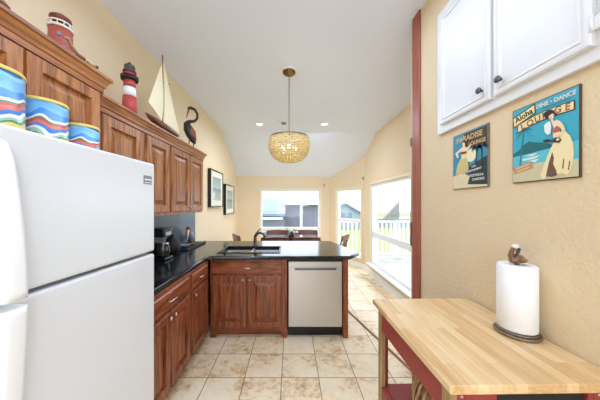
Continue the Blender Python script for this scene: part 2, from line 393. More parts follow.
# baseboards
w = MB(frame(C0, (0, -1, 0), (0, 0, 1))); w.box(0, 3.1, 0, .12, 0, .014, .004); w.box(0, 3.1, 0, .02, .014, .026, .005); struct(w.build('baseboard_window', 'white'))
w = MB(frame(C1, ub, (0, 0, 1))); w.box(0, BL_, 0, .12, 0, .014, .004); struct(w.build('baseboard_bay', 'white'))
w = MB(); w.box(-1.45, 1.06, FY - .014, FY, 0, .12, .004); struct(w.build('baseboard_far', 'white'))
w = MB(); w.tube([(.52, 4.35, .004), (1.085, 2.05, .004), (1.11, 1.95, .004)], .012, 8, (.5, 1.3)); struct(w.build('trim_2', 'bronze'))

def window(name, P0, u, u0, u1, z0, z1, rz0, rz1, fw=.045, sill=.07, casing=.0):
    r = thing(name, P0, kind='structure'); F = frame((0, 0, 0), u, (0, 0, 1))
    f = MB(F)
    for a, c, e, g in ((u0, u0 + fw, z0, z1), (u1 - fw, u1, z0, z1), (u0 + fw, u1 - fw, z0, z0 + fw), (u0 + fw, u1 - fw, z1 - fw, z1)): f.box(a, c, e, g, -.10, -.015, .006)
    f.build('window_frame', 'vinyl', r)
    f = MB(F)
    for a, c, e, g in ((u0 - casing, u0 + .012, z0, z1 + casing), (u1 - .012, u1 + casing, z0, z1 + casing), (u0 + .012, u1 - .012, z1 - .012, z1 + casing)): f.box(a, c, e, g, -.02, .012, .004)
    f.build('casing', 'casing', r)
    f = MB(F); f.box(u0 + fw, u1 - fw, rz0, rz1, -.085, -.03, .008); f.build('meeting_rail', 'vinyl', r)
    for e, g, nm in ((rz1, z1 - fw, 'pane'), (z0 + fw, rz0, 'pane')):
        f = MB(F); f.box(u0 + fw, u1 - fw, e, g, -.06, -.054); f.build(nm, 'glass', r)
    f = MB(F); f.box(u0 - .03, u1 + .03, z0 - .03, z0 + .002, -.12, sill, .006); f.build('window_sill', 'white', r)
    return r
M['casing'] = mat('cream_casing', (240, 228, 196), .5)
window('window_1', (-1.7, FY, 0), (1, 0, 0), .862, 2.50, .30, 1.884, .70, .85, .05, .06, .02)
window('window_2', C1, ub, BL_ * .215, BL_ * .90, .25, 1.86, 1.05, 1.12, .04, .05, .03)
window('window_3', C0, (0, -1, 0), .38, 2.62, .25, 1.90, .80, .92, .05, .09, .03)

# ---------------------------------------------------------------- outside
w = MB(); w.box(-40, 60, 6.56, 80, -1.3, -1.2); w.box(1.9, 60, -10, 6.56, -1.3, -1.2); struct(w.build('lawn', 'grass'))
w = MB()
x = 1.86
while x < 4.7:
    w.box(x, x + .135, 1.0, 7.0, -.12, -.08); x += .142
x = 1.1
w.box(1.1, 1.82, 6.62, 7.0, -.12, -.08)
struct(w.build('deck', 'deck'))
rl = thing('deck_railing', (3.0, 6.85, -.08), 'white wooden deck railing with square balusters outside the bay windows', 'railing')
w = MB(); w.box(-1.75, 1.7, -.05, .05, 1.03, 1.07, .005); w.build('top_rail', 'vinyl', rl)
w = MB(); w.box(-1.75, 1.7, -.02, .02, .08, .14, .003); w.build('bottom_rail', 'vinyl', rl)
for px in (-1.75, 0, 1.62):
    w = MB(); w.box(px, px + .09, -.045, .045, 0, 1.03, .004); w.build('post', 'vinyl', rl)
bx = -1.6
while bx < 1.6:
    if not -.06 < bx < .1:
        w = MB(); w.box(bx, bx + .04, -.018, .018, .14, 1.03); w.build('baluster', 'vinyl', rl)
    bx += .125
# neighbouring house close behind the far window
h = thing('neighbor_house', (0, 12, -1.2), 'blue-grey neighbouring house with white trim filling the far window', 'house')
w = MB(); w.box(-6, -.35, 0, 6, 0, 2.3); w.build('wall', 'siding', h)
w = MB(); w.box(-.35, 1.75, 1.2, 7, 0, 2.75); w.build('wall', 'siding', h)
w = MB(frame((0, 0, 0), (0, 1, 0), (0, 0, 1))); w.prism([(-.35, 2.2), (3.2, 3.05), (6.3, 2.2), (6.3, 2.1), (-.35, 2.08)], -6.2, -.3); w.build('roof', 'shingle', h)
w = MB(frame((0, 0, 0), (0, 1, 0), (0, 0, 1))); w.prism([(.8, 2.76), (4, 3.06), (7.3, 2.8), (7.3, 2.7), (.8, 2.66)], -.3, 1.85); w.build('roof', 'shingle', h)
w = MB(); w.box(-.3, 1.85, .74, .8, 2.66, 2.78); w.build('fascia', 'vinyl', h)
w = MB(); w.box(.5, .64, 1.14, 1.2, 0, 2.72); w.build('corner_board', 'vinyl', h)
w = MB(); w.box(-6.2, -.42, -.42, -.34, 1.92, 2.02); w.build('gutter', 'vinyl', h)
h = thing('gable_house', (6.0, 26, -2.2), 'pale blue gabled house seen through the narrow bay window', 'house')
w = MB(); w.box(-2.2, 2.2, 0, 5, 0, 2.4); w.build('wall', 'paleblue', h)
w = MB(frame((0, 0, 0), (1, 0, 0), (0, 0, 1))); w.prism([(-2.2, 2.4), (2.2, 2.4), (0, 3.7)], -5, 0); w.build('gable', 'paleblue', h)
w = MB(frame((0, 0, 0), (1, 0, 0), (0, 0, 1))); w.prism([(-2.6, 2.3), (0, 3.85), (2.6, 2.3), (2.6, 2.1), (0, 3.65), (-2.6, 2.1)], -5.2, .3); w.build('roof', 'shingle', h)
for px in (-.5, .25):
    w = MB(); w.box(px, px + .5, -.04, .02, 2.0, 2.7); w.build('window', 'shingle', h)
h = thing('steep_roofed_house', (11, 26, -2.2), 'tan steep-roofed house beyond the deck in the large bay window', 'house')
w = MB(); w.box(-1.4, 5, 1, 5, 0, 2.0); w.build('wall', 'paleblue', h)
w = MB(frame((0, 0, 0), (1, 0, 0), (0, 0, 1))); w.prism([(-.75, 2.0), (1.05, 2.0), (1.05, 3.95)], -.6, 0); w.build('roof', 'tanroof', h)

# ---------------------------------------------------------------- raised-panel pieces
def door_panel(mb, w, h, t=.02, fw=.06):
    mb.loops(w, h, [(0, 0), (0, t - .005), (.005, t), (fw, t), (fw + .002, t - .003), (fw + .004, .001), (fw + .016, .001), (fw + .052, t - .004)])
def slab_front(mb, w, h, t=.02):
    mb.loops(w, h, [(0, 0), (0, t - .010), (.006, t - .008), (.012, t), (.02, t)])
def knob(F, m, parent, r=.013):
    k = MB(F)
    k.rings([[(q * math.cos(2 * PI * i / 14), q * math.sin(2 * PI * i / 14), d) for i in range(14)] for q, d in ((.006, 0), (.005, .012), (r, .016), (r, .022), (r * .6, .028))])
    return k.build('knob', m, parent)
def pull(F, m, parent, L=.1):
    k = MB(F); k.tube([(-L / 2, 0, 0), (-L / 2, 0, .018), (-L / 2 + .012, 0, .026), (L / 2 - .012, 0, .026), (L / 2, 0, .018), (L / 2, 0, 0)], .005, 8, up=(0, 1, 0))
    return k.build('handle', m, parent)
FX = lambda x, y, z, o: frame((x - o[0], y - o[1], z - o[2]), (0, 1, 0), (0, 0, 1))     # faces +x
FYm = lambda x, y, z, o: frame((x - o[0], y - o[1], z - o[2]), (1, 0, 0), (0, 0, 1))    # faces -y
FXm = lambda x, y, z, o: frame((x - o[0], y - o[1], z - o[2]), (0, -1, 0), (0, 0, 1))   # faces -x

# ---------------------------------------------------------------- upper cabinets (left wall)
def upper(y0, y1, z0, z1, face, doors, label, fw=.06):
    o = (face, (y0 + y1) / 2, z0); r = thing('wall_cabinet', o, label, 'cabinet', 'oak wall cabinets on the left wall')
    w = MB(); w.box(-1.515, face, y0 + .0008, y1 - .0008, z0, z1 - .0006, .002); w.build('body', 'oak_z', r, o)
    for (a, c, kside) in doors:
        d = MB(FX(face, a, z0 + .03, o)); door_panel(d, c - a, z1 - z0 - .04, .02, fw); dd = d.build('door', 'oak_z', r)
        if kside: knob(FX(face + .02, c - .03 if kside > 0 else a + .03, z0 + .075, o), 'silver', dd, .011)
    return r
UF = -1.2
upper(.58, 1.43, 1.79, 2.1665, -1.165, [(.62, 1.005, 0), (1.02, 1.41, 0)], 'short raised oak cabinet right above the refrigerator with two doors')
upper(1.435, 1.89, 1.378, 2.07, UF, [(1.47, 1.86, 0)], 'tall single-door oak wall cabinet under the striped lighthouse, next to the refrigerator', .065)
upper(1.89, 2.30, 1.378, 2.07, UF, [(1.925, 2.275, 0)], 'tall single-door oak wall cabinet under the model sailboat', .065)
upper(2.30, 3.17, 1.378, 2.07, UF, [(2.325, 2.735, 1), (2.755, 3.145, -1)], 'double-door oak wall cabinet at the far end under the heron', .06)
# crown mouldings: profile swept along the top with a return at the far end
def crown(face, y0, y1, z0, z1, label):
    prof = [(0, 0), (.012, 0), (.012, .3), (.02, .34), (.022, .5), (.036, .78), (.04, .8), (.046, .84), (.046, 1), (0, 1)]
    H = z1 - z0; w = MB(); rs = []
    for (kx, yy, ky) in ((1, y0, 0), (1, y1, 1)):
        rs.append([(face + d, yy + (d if ky else 0), z0 + t * H) for d, t in prof])
    rs.append([(-1.515, y1 + d, z0 + t * H) for d, t in prof])
    w.rings(rs, True, True, False)
    w.box(-1.515, face, y0, y1, z1 - .02, z1 - .004)
    o = (face, (y0 + y1) / 2, z0)
    return tag(w.build('crown_molding', 'oak_y', None, o), label, 'molding')
crown(-1.165, .58, 1.43, 2.1665, 2.262, 'oak crown molding topping the raised cabinet above the refrigerator')
crown(UF, 1.437, 3.17, 2.07, 2.165, 'long oak crown molding along the tops of the far wall cabinets')

# ---------------------------------------------------------------- base cabinets
BF = -.905
def base_left(y0, y1, drawer, doors, label):
    o = (BF, (y0 + y1) / 2, 0); r = thing('base_cabinet', o, label, 'cabinet', 'dark oak base cabinets')
    w = MB(); w.box(-1.50, BF, y0 + .0008, y1 - .0008, .10, .872, .002); w.build('body', 'base_z', r, o)
    w = MB(); w.box(-1.50, BF - .06, y0 + .001, y1 - .001, 0, .10); w.build('toe_kick', 'base_y', r, o)
    a, c = drawer; d = MB(FX(BF, a, .715, o)); slab_front(d, c - a, .135); dr = d.build('drawer', 'base_y', r)
    pull(FX(BF + .02, (a + c) / 2, .785, o), 'silver', dr)
    for (a, c, ks) in doors:
        d = MB(FX(BF, a, .125, o)); door_panel(d, c - a, .565, .02, .058); dd = d.build('door', 'base_z', r)
        knob(FX(BF + .02, c - .028 if ks > 0 else a + .028, .655, o), 'silver', dd)
    return r
base_left(1.33, 2.085, (1.40, 2.06), [(1.40, 1.722, 1), (1.738, 2.06, -1)], 'dark oak base cabinet beside the refrigerator with two doors under one drawer')
base_left(2.085, 2.56, (2.11, 2.50), [(2.11, 2.50, -1)], 'dark oak base cabinet in the corner with one door under one drawer')
# sink cabinet (faces the camera)
SFY = 2.60
o = (-.47, SFY, 0); r = thing('sink_cabinet', o, 'dark oak sink cabinet facing the room with two doors below a false drawer', 'cabinet')
w = MB(); w.box(-.90, -.045, SFY, 3.18, .10, .66, .002); w.box(-.90, -.045, SFY, 2.68, .66, .872, .002); w.box(-.90, -.87, 2.68, 3.18, .66, .872); w.box(-.075, -.045, 2.68, 3.18, .66, .872); w.build('body', 'base_z', r, o)
w = MB(); w.box(-.90, -.045, SFY + .07, 3.18, 0, .10); w.build('toe_kick', 'base_x', r, o)
w = MB(); w.prism([(-.90, 0), (-.80, 0), (-.81, .05), (-.83, .08), (-.86, .10), (-.90, .10)], 0, .02)
w2 = MB(FYm(0, SFY + .02, 0, o))
w2.prism([(-.90, 0), (-.83, 0), (-.825, .05), (-.80, .085), (-.76, .10), (-.90, .10)], 0, .02); w2.build('bracket_foot', 'base_x', r); w2 = MB(FYm(0, SFY + .02, 0, o)); w2.prism([(-.045, 0), (-.10, 0), (-.105, .05), (-.13, .085), (-.17, .10), (-.045, .10)], 0, .02); w2.build('bracket_foot', 'base_x', r); w.bm.free()
d = MB(FYm(-.885, SFY, .715, o)); slab_front(d, .79, .135); dr = d.build('drawer', 'base_x', r); pull(FYm(-.49, SFY - .02, .785, o), 'silver', dr)
for a, c, ks in ((-.885, -.498, 1), (-.482, -.095, -1)):
    d = MB(FYm(a, SFY, .125, o)); door_panel(d, c - a, .565, .02, .058); dd = d.build('door', 'base_z', r)
    knob(FYm(c - .03 if ks > 0 else a + .03, SFY - .02, .655, o), 'silver', dd)
# dishwasher
o = (.267, SFY, 0); r = thing('dishwasher', o, 'stainless steel dishwasher at the end of the peninsula with a recessed handle', 'dishwasher')
w = MB(); w.box(-.036, .572, SFY + .012, 3.15, .10, .868); w.build('tub', 'blackm', r, o)
w = MB(); w.box(-.028, .564, SFY - .016, SFY + .011, .128, .785, .004); w.build('door', 'steel', r, o)
w = MB(); w.box(-.028, .564, SFY - .016, SFY + .011, .789, .852, .004); w.build('control_panel', 'steel', r, o)
w = MB(); w.box(.04, .50, SFY - .035, SFY - .0165, .762, .782, .004); w.build('handle', 'pewter', r, o)
w = MB(); w.box(-.03, .566, SFY + .06, SFY + .08, 0, .0995); w.build('toe_kick', 'black', r, o)
# end panel and back panel of the peninsula
o = (.6, SFY, 0); r = thing('end_panel', o, 'narrow oak panel closing the peninsula to the right of the dishwasher', 'panel')
w = MB(); w.box(.575, .632, SFY - .012, 3.18, 0, .872, .002); w.build('panel', 'base_z', r, o)
w = MB(); w.box(-1.49, .632, 3.181, 3.21, 0, .872); w.build('back_panel', 'base_x', r, o)

# countertop with a sink cut-out
o = (-.4, 3.0, .873)
ct = MB(); bm = ct.bm
outer = [(-1.513, 1.31), (-.93, 1.31), (-.93, 2.50), (-.905, 2.56), (-.87, 2.575), (.64, 2.575), (.79, 2.76), (.795, 2.80), (.60, 3.62), (-1.495, 3.62)]
hole = [(-.845, 2.735), (-.14, 2.735), (-.14, 3.145), (-.845, 3.145)]
es = []
for poly in (outer, hole):
    vs = [bm.verts.new((x, y, .915)) for x, y in poly]
    es += [bm.edges.new((vs[i], vs[(i + 1) % len(vs)])) for i in range(len(vs))]
res = bmesh.ops.triangle_fill(bm, use_beauty=True, edges=es)
top = [f for f in bm.faces]
ex = bmesh.ops.extrude_face_region(bm, geom=top)
for v in [g for g in ex['geom'] if isinstance(g, bmesh.types.BMVert)]: v.co.z = .8735
ct.tube([(x, y, .8945) for x, y in outer[1:9]], .0195, 12)
tag(ct.build('countertop', 'granite', None, o), 'polished black stone countertop running along the left wall and out over the peninsula', 'countertop')
w = MB(); w.box(-1.498, -1.482, 1.31, 3.62, .9155, 1.377, .002)
tag(w.build('backsplash', 'splash', None, (-1.49, 2.4, .9155)), 'dark slate backsplash slab between the counter and the wall cabinets', 'backsplash')

# sink
o = (-.49, 2.94, .88); r = thing('sink', o, 'double-bowl stainless sink set in the black peninsula counter', 'sink')
def bowl(x0, x1, y0, y1, z0, z1, nm):
    w = MB()
    w.rings([[(x0 - .006, y0 - .006, z1), (x1 + .006, y0 - .006, z1), (x1 + .006, y1 + .006, z1), (x0 - .006, y1 + .006, z1)],
             [(x0 - .006, y0 - .006, z0 - .006), (x1 + .006, y0 - .006, z0 - .006), (x1 + .006, y1 + .006, z0 - .006), (x0 - .006, y1 + .006, z0 - .006)]], True, False, False)
    w.rings([[(x0, y0, z1), (x1, y0, z1), (x1, y1, z1), (x0, y1, z1)], [(x0 + .02, y0 + .02, z0), (x1 - .02, y0 + .02, z0), (x1 - .02, y1 - .02, z0), (x0 + .02, y1 - .02, z0)]], True, False, False)
    w._f([w._v(p) for p in ((x0 + .02, y0 + .02, z0), (x1 - .02, y0 + .02, z0), (x1 - .02, y1 - .02, z0), (x0 + .02, y1 - .02, z0))])
    bo = w.build(nm, 'steel', r, o)
    w = MB(); w.lathe([(.04, 0), (.045, .003), (.03, .004)], ((x0 + x1) / 2, (y0 + y1) / 2, z0 + .001), 20); w.build('drain', 'silver', bo, o)
bowl(-.83, -.512, 2.75, 3.13, .70, .872, 'bowl'); bowl(-.472, -.155, 2.75, 3.13, .70, .872, 'bowl')
w = MB()
for a in ((-.86, -.125, 2.722, 2.75), (-.86, -.125, 3.13, 3.16), (-.86, -.836, 2.75, 3.13), (-.149, -.125, 2.75, 3.13)): w.box(*a, .9155, .922, .002)
w.build('rim', 'black', r, o)
w = MB(); w.box(-.5055, -.4785, 2.75, 3.125, .85, .895, .003); w.build('divider', 'steel', r, o)
# faucet
o = (-.49, 3.2, .9155); r = thing('faucet', o, 'dark metal gooseneck kitchen faucet with raised lever behind the sink', 'faucet')
w = MB(); w.lathe([(.034, 0), (.034, .006), (.024, .014), (.022, .05), (.021, .12), (.018, .14)], seg=20); w.build('base', 'darkbronze', r)
w = MB(); w.tube([(0, 0, .12), (.03, -.02, .165), (.075, -.05, .185), (.12, -.085, .172), (.145, -.105, .14)], [.016, .015, .0145, .0145, .017], 12); w.build('spout', 'darkbronze', r)
w = MB(); w.tube([(0, 0, .135), (.01, .005, .165), (.05, .02, .215), (.075, .03, .228)], [.015, .011, .008, .006], 10); w.build('lever', 'darkbronze', r)

# ---------------------------------------------------------------- refrigerator
th = -math.atan(11 / 234)
r = thing('refrigerator', (-1.1015, .883, 0), 'large white top-freezer refrigerator with long bowed handles in the left foreground', 'refrigerator'); r.rotation_euler = (0, 0, th)
X = .36; HW = .38
w = MB(); w.box(-.36, X - .075, -HW + .005, HW - .005, .03, 1.685, .012, 2); w.build('body', 'fridge', r)
w = MB(); w.box(X - .075, X - .066, -HW + .012, HW - .012, .06, 1.69); w.build('gasket', 'gasket', r)
w = MB(); w.box(X - .066, X, -HW, HW, 1.238, 1.70, .012, 3); fd = w.build('freezer_door', 'fridge', r)
w = MB(); w.box(X - .066, X, -HW, HW, .09, 1.226, .012, 3); dd = w.build('refrigerator_door', 'fridge', r)
w = MB(); w.box(-.33, X - .09, -HW + .02, HW - .02, 0, .03); w.build('base_grille', 'gasket', r)
def fhandle(zs, flip, parent):
    # bowed bar: thin at the attached end, standing out from the door towards the seam
    w = MB(); rs = []
    for z, out, th_, dw in zs:
        y0, y1 = -.298 + dw, -.246
        rs.append([(X + out - th_, y0, z), (X + out - .004, y0, z), (X + out, y0 + .01, z), (X + out, y1 - .01, z), (X + out - .004, y1, z), (X + out - th_, y1, z)])
    w.rings(rs, True, True, True)
    return w.build('handle', 'handle', parent)
fhandle([(1.655, .004, .006, .012), (1.645, .012, .015, .006), (1.60, .028, .024, 0), (1.52, .042, .016, 0), (1.42, .054, .016, 0), (1.32, .062, .016, 0), (1.262, .064, .016, 0), (1.2618, .064, .068, 0), (1.242, .064, .068, 0)], 1, fd)
fhandle([(1.222, .064, .068, 0), (1.203, .064, .068, 0), (1.2028, .064, .016, 0), (1.14, .062, .016, 0), (1.02, .054, .016, 0), (.88, .044, .016, 0), (.75, .030, .024, 0), (.68, .012, .015, .006), (.665, .004, .006, .012)], -1, dd)
w = MB(); w.box(X, X + .003, .290, .350, 1.588, 1.630, .001); bd = w.build('badge', 'badge', fd)
w = MB()
w.box(X + .003, X + .0036, .294, .346, 1.607, 1.613); w.box(X + .003, X + .0036, .294, .346, 1.594, 1.597); w.build('badge_print', 'white', bd)
# canisters on the refrigerator
def canister(x, y, rad, hgt, zo, label):
    c = thing('canister', (x, y, 1.686), label, 'canister', 'painted beach canisters on the refrigerator')
    w = MB(); w.lathe([(rad * .97, 0), (rad, .005), (rad, hgt - .012)], seg=36); w.build('body', canister_mat(zo), c)
    w = MB(); w.lathe([(rad + .002, hgt - .012), (rad + .003, hgt - .006), (rad + .001, hgt), (rad * .5, hgt + .004), (.01, hgt + .006)], seg=36); w.build('lid', 'yellow', c)
canister(-.97, .745, .083, .232, .02, 'largest painted beach canister on the refrigerator, nearest and cut off at the left')
canister(-.975, .925, .07, .2, -.02, 'middle-sized painted beach canister on the refrigerator')
canister(-.975, 1.095, .062, .162, .03, 'smallest painted beach canister on the refrigerator, farthest along')

# ---------------------------------------------------------------- ornaments on the cabinets
o = (-1.27, 1.29, 2.2585); r = thing('lantern_ornament', o, 'brick-red round tower lantern with dark open top on the raised cabinet', 'ornament')
w = MB(); w.lathe([(.056, 0), (.053, .1), (.049, .19)], seg=28); w.build('tower', 'brick', r)
w = MB(); w.torus((0, 0, .19), .05, .007); w.torus((0, 0, .215), .05, .004)
for i in range(12):
    a = 2 * PI * i / 12; w.cyl((.05 * math.cos(a), .05 * math.sin(a), .19), (.05 * math.cos(a), .05 * math.sin(a), .215), .0025, 6)
w.build('gallery_rail', 'petal', r)
w = MB(); w.lathe([(.034, .19), (.034, .235), (.047, .24), (.046, .25), (.02, .268), (.005, .275)], seg=24); w.build('cap', M['hull'], r)
for a, z in ((-.6, .06), (-.2, .12), (-.9, .13)):
    w = MB(); w.box(.049, .056, -.008, .008, z, z + .02); f = w.build('window', 'bluegrey', r); f.rotation_euler = (0, 0, a)
o = (-1.132, 1.27, 2.2625); r = thing('lizard_ornament', o, 'carved wooden lizard with raised tail and spotted back along the raised cabinet crown', 'ornament')
w = MB(); w.tube([(0, -.105, .05), (0, -.095, .062), (0, -.08, .06), (0, -.06, .035), (0, -.03, .018), (0, .01, .016)], [.004, .007, .009, .009, .009, .011], 10); w.build('tail', 'driftwood', r)
w = MB(); w.tube([(0, .005, .016), (0, .03, .018), (0, .06, .018), (0, .08, .016)], [.010, .013, .013, .008], 12); w.build('body', 'spot', r)
w = MB(); w.ball((0, .092, .022), .010, (.9, 1.3, .9)); w.build('head', 'speckle', r)
for sx in (-1, 1):
    for yy in (.02, .065):
        w = MB(); w.tube([(sx * .008, yy, .016), (sx * .012, yy, .011), (sx * .0125, yy + .004, .003)], .003, 6); w.build('leg', 'driftwood', r)
o = (-1.14, .915, 2.2625); r = thing('driftwood_ornament', o, 'knobbly driftwood piece at the near end of the raised cabinet crown', 'ornament')
w = MB(); w.tube([(0, -.1, .018), (0, -.05, .022), (0, .0, .018), (.0, .03, .012)], [.016, .02, .017, .008], 9); w.tube([(0, -.03, .02), (0, -.01, .04), (0, .015, .048)], [.012, .009, .005], 8); w.build('branch', 'driftwood', r)

o = (-1.3, 1.885, 2.1655); r = thing('lighthouse_ornament', o, 'coral red and white striped lighthouse model with black gallery on the cabinets', 'ornament')
w = MB(); w.lathe([(.058, 0), (.058, .03), (.055, .03)], seg=28); w.build('base', 'white', r)
for z0, z1, m in [(.03, .185, 'lh_red'), (.185, .255, 'white'), (.255, .315, 'lh_red')]:
    w = MB(); w.lathe([(.055 - .045 * z0, z0), (.055 - .045 * z1, z1)], seg=28); w.build('tower_band', m, r)
w = MB(); w.lathe([(.042, .31), (.060, .316), (.062, .332), (.056, .338), (.042, .336)], seg=28); w.torus((0, 0, .345), .057, .005); w.build('gallery', 'blackm', r)
w = MB(); w.lathe([(.038, .334), (.040, .378)], seg=24); w.build('lantern_room', 'lh_red', r)
w = MB(); w.lathe([(.046, .376), (.048, .385), (.040, .395), (.038, .418), (.040, .422), (.034, .436), (.016, .447), (.009, .45)], seg=24); w.ball((0, 0, .455), .010); w.build('cap', 'speckle', r)

o = (-1.255, 2.30, 2.1655); r = thing('model_sailboat', o, 'wooden model sailboat with tall cream sails on top of the cabinets', 'ornament')
w = MB(); rs = []
for y, hw, zb, zt in ((-.285, .003, .105, .112), (-.22, .022, .07, .108), (-.1, .045, .042, .095), (.02, .05, .04, .086), (.15, .042, .042, .082), (.26, .026, .054, .08), (.31, .012, .07, .08)):
    rs.append([(-hw, y, zt), (-hw * .85, y, (zb + zt) / 2), (0, y, zb), (hw * .85, y, (zb + zt) / 2), (hw, y, zt)])
w.rings(rs); w.build('hull', 'hull', r)
w = MB(); w.box(-.03, .03, -.08, .12, 0, .044, .004); w.build('stand', 'hull', r)
w = MB(); w.cyl((0, -.015, .06), (0, -.015, .775), .006, 8); w.tube([(0, .0, .52), (0, .13, .56)], .004, 6); w.tube([(0, -.015, .12), (0, .27, .085)], .005, 6); w.build('mast', 'mast', r)
def sail(pts, nm, bow):
    w = MB(); n = 10; A_, B_, C_ = [Vector(p) for p in pts]; rows = []
    for sgn in (0, 1):
        g = []
        for i in range(n + 1):
            row = []
            for j in range(n + 1 - i):
                a, c = i / n, j / n; p = A_ * (1 - a - c) + B_ * a + C_ * c
                p.x += bow * math.sin(PI * min(1, a + c * .5)) * (1 - a) + sgn * .002; row.append(w._v(p))
            g.append(row)
        for i in range(n):
            for j in range(n - i):
                w._f([g[i][j], g[i + 1][j], g[i][j + 1]], True)
                if j < n - i - 1: w._f([g[i + 1][j], g[i + 1][j + 1], g[i][j + 1]], True)
        rows.append(g)
    w.build(nm, 'cream', r)
sail([(0, -.025, .125), (0, -.022, .69), (0, -.275, .205)], 'jib', .02)
sail([(0, .0, .13), (0, .0, .73), (0, .29, .10)], 'mainsail', .02)

def heron(o):
    r = thing('heron_ornament', o, 'black and brown heron carving with curled neck at the far end of the cabinets', 'ornament'); r.rotation_euler = (0, 0, -1.1)
    w = MB(); w.tube([(0, -.02, .33), (0, -.035, .30), (0, -.02, .24), (0, .01, .17), (0, .04, .10), (0, .055, .06)], [.018, .036, .056, .056, .036, .012], 16); w.build('body', 'birdblack', r)
    w = MB(); w.tube([(0, -.03, .30), (0, -.0, .33), (0, .05, .34), (0, .082, .38), (0, .085, .435), (0, .055, .485), (0, .005, .50), (0, -.022, .48)], [.03, .022, .017, .015, .015, .017, .02, .016], 12); w.build('neck', 'birdblack', r)
    w = MB(); w.tube([(0, -.012, .485), (0, -.025, .43), (0, -.04, .36)], [.014, .009, .002], 8); w.build('bill', 'birdbrown', r)
    w = MB(); w.tube([(.04, .0, .27), (.05, .03, .19), (.035, .065, .10)], [.012, .034, .008], 10, (1, .35), (0, 1, 0)); w.build('wing', 'birdbrown', r)
    for sy in (-.012, .04):
        w = MB(); w.tube([(0, sy + .01, .12), (0, sy, .06), (0, sy, .005)], [.010, .006, .008], 8); w.build('leg', 'birdbrown', r)
heron((-1.235, 2.86, 2.1655))

# ---------------------------------------------------------------- framed pictures
def picture(y0, y1, z0, z1, label, seed):
    ym = (y0 + y1) / 2; xw = LX(ym) + .004; o = (xw, ym, z0)
    r = thing('picture_frame', o, label, 'picture', 'black framed seascapes on the left wall'); w_, h_ = y1 - y0, z1 - z0
    F = frame((0, -w_ / 2, 0), (0, 1, 0), (0, 0, 1))
    w = MB(F); w.loops(w_, h_, [(0, 0), (0, .052), (.004, .055), (.018, .055), (.02, .04)]); w.build('frame', 'black', r)
    w = MB(F); w.loops(w_ - .04, h_ - .04, [(0, .0405), (.001, .042)]) ; w.bm.transform(Matrix.Translation((0, .02, .02))); w.build('mat_board', 'matboard', r)
    w = MB(F); w.box(.13, w_ - .13, .13, h_ - .13, .0422, .044); w.build('print', seascape('sea_print_%d' % seed, seed), r)
picture(4.19, 4.95, 1.43, 2.13, 'nearer black-framed pale seascape print on the left wall beside the cabinets', 1)
picture(5.13, 5.88, 1.25, 1.93, 'farther and lower black-framed pale seascape print on the left wall', 3)

# ---------------------------------------------------------------- counter things
o = (-1.355, 2.42, .9155); r = thing('coffee_maker', o, 'black drip coffee maker with glass carafe on the counter by the refrigerator', 'coffee maker')
w = MB(); w.box(-.09, .10, -.085, .085, 0, .03, .01, 2); w.build('base', 'black', r)
w = MB(); w.box(-.09, -.03, -.08, .08, .03, .25, .01, 2); w.build('column', 'black', r)
w = MB(); w.box(-.09, .085, -.085, .085, .235, .325, .014, 2); w.build('brew_head', 'black', r)
w = MB(); w.lathe([(.05, .032), (.066, .05), (.068, .10), (.055, .155), (.045, .175)], (.03, 0, 0), 24); cf = w.build('carafe', 'glassware', r)
w = MB(); w.torus((.03, 0, .165), .052, .006); w.build('band', 'silver', cf)
w = MB(); w.tube([(.075, -.03, .16), (.11, -.05, .15), (.115, -.052, .10), (.085, -.04, .07)], .008, 8); w.build('handle', 'black', cf)
w = MB(); w.box(.086, .089, -.05, .05, .25, .285); w.build('control_panel', 'silver', r)
w = MB(); w.box(-1.48, -1.27, 2.86, 3.46, .9155, .93, .004); w.box(-1.275, -1.262, 2.85, 3.47, .9155, .945, .004); w.box(-1.4805, -1.472, 2.86, 3.46, .93, .945)
tag(w.build('serving_tray', 'blackm', None, (-1.38, 3.16, .9155)), 'long flat black tray on the counter below the dark backsplash', 'tray')
o = (-1.40, 3.22, .9305); r = thing('bird_figurine', o, 'painted wooden pelican figurine with grey-blue wing standing on the black tray', 'figurine')
w = MB(); w.tube([(0, .06, .02), (0, .05, .06), (0, .02, .11), (0, -.01, .16), (0, -.015, .20)], [.028, .05, .06, .045, .028], 14); w.build('body', 'carved', r)
w = MB(); w.ball((.035, -.005, .11), .056, (.5, .85, 1.15)); w.build('wing', 'bluegrey', r)
w = MB(); w.ball((0, -.02, .215), .036, (.9, 1, .95)); w.build('head', 'hull', r)
w = MB(); w.tube([(.01, -.05, .205), (.012, -.075, .15), (.012, -.085, .07)], [.016, .015, .004], 8); w.build('bill', 'petal', r)
w = MB(); w.lathe([(.05, -.0), (.055, .01), (.05, .022)], (0, .03, 0), 16); w.build('plinth', 'mast', r)
o = (-1.37, 3.0, .9305); r = thing('shell_dish', o, 'small pale blue shell dish on the near end of the black tray', 'dish')
w = MB(); w.lathe([(.03, 0), (.05, .012), (.075, .038), (.072, .04), (.045, .018), (.01, .012)], seg=22); w.build('dish', 'bluegrey', r)
o = (-1.44, 2.82, .9155); 
w = MB(); w.lathe([(.06, 0), (.085, .03), (.09, .09), (.07, .15), (.045, .185), (.03, .2), (.03, .215), (.012, .225)], seg=24, c=(-1.385, 2.73, .9155))
tag(w.build('black_jar', 'blackm', None, (-1.385, 2.73, .9155)), 'round-shouldered black lidded jar between the coffee maker and the tray', 'jar')

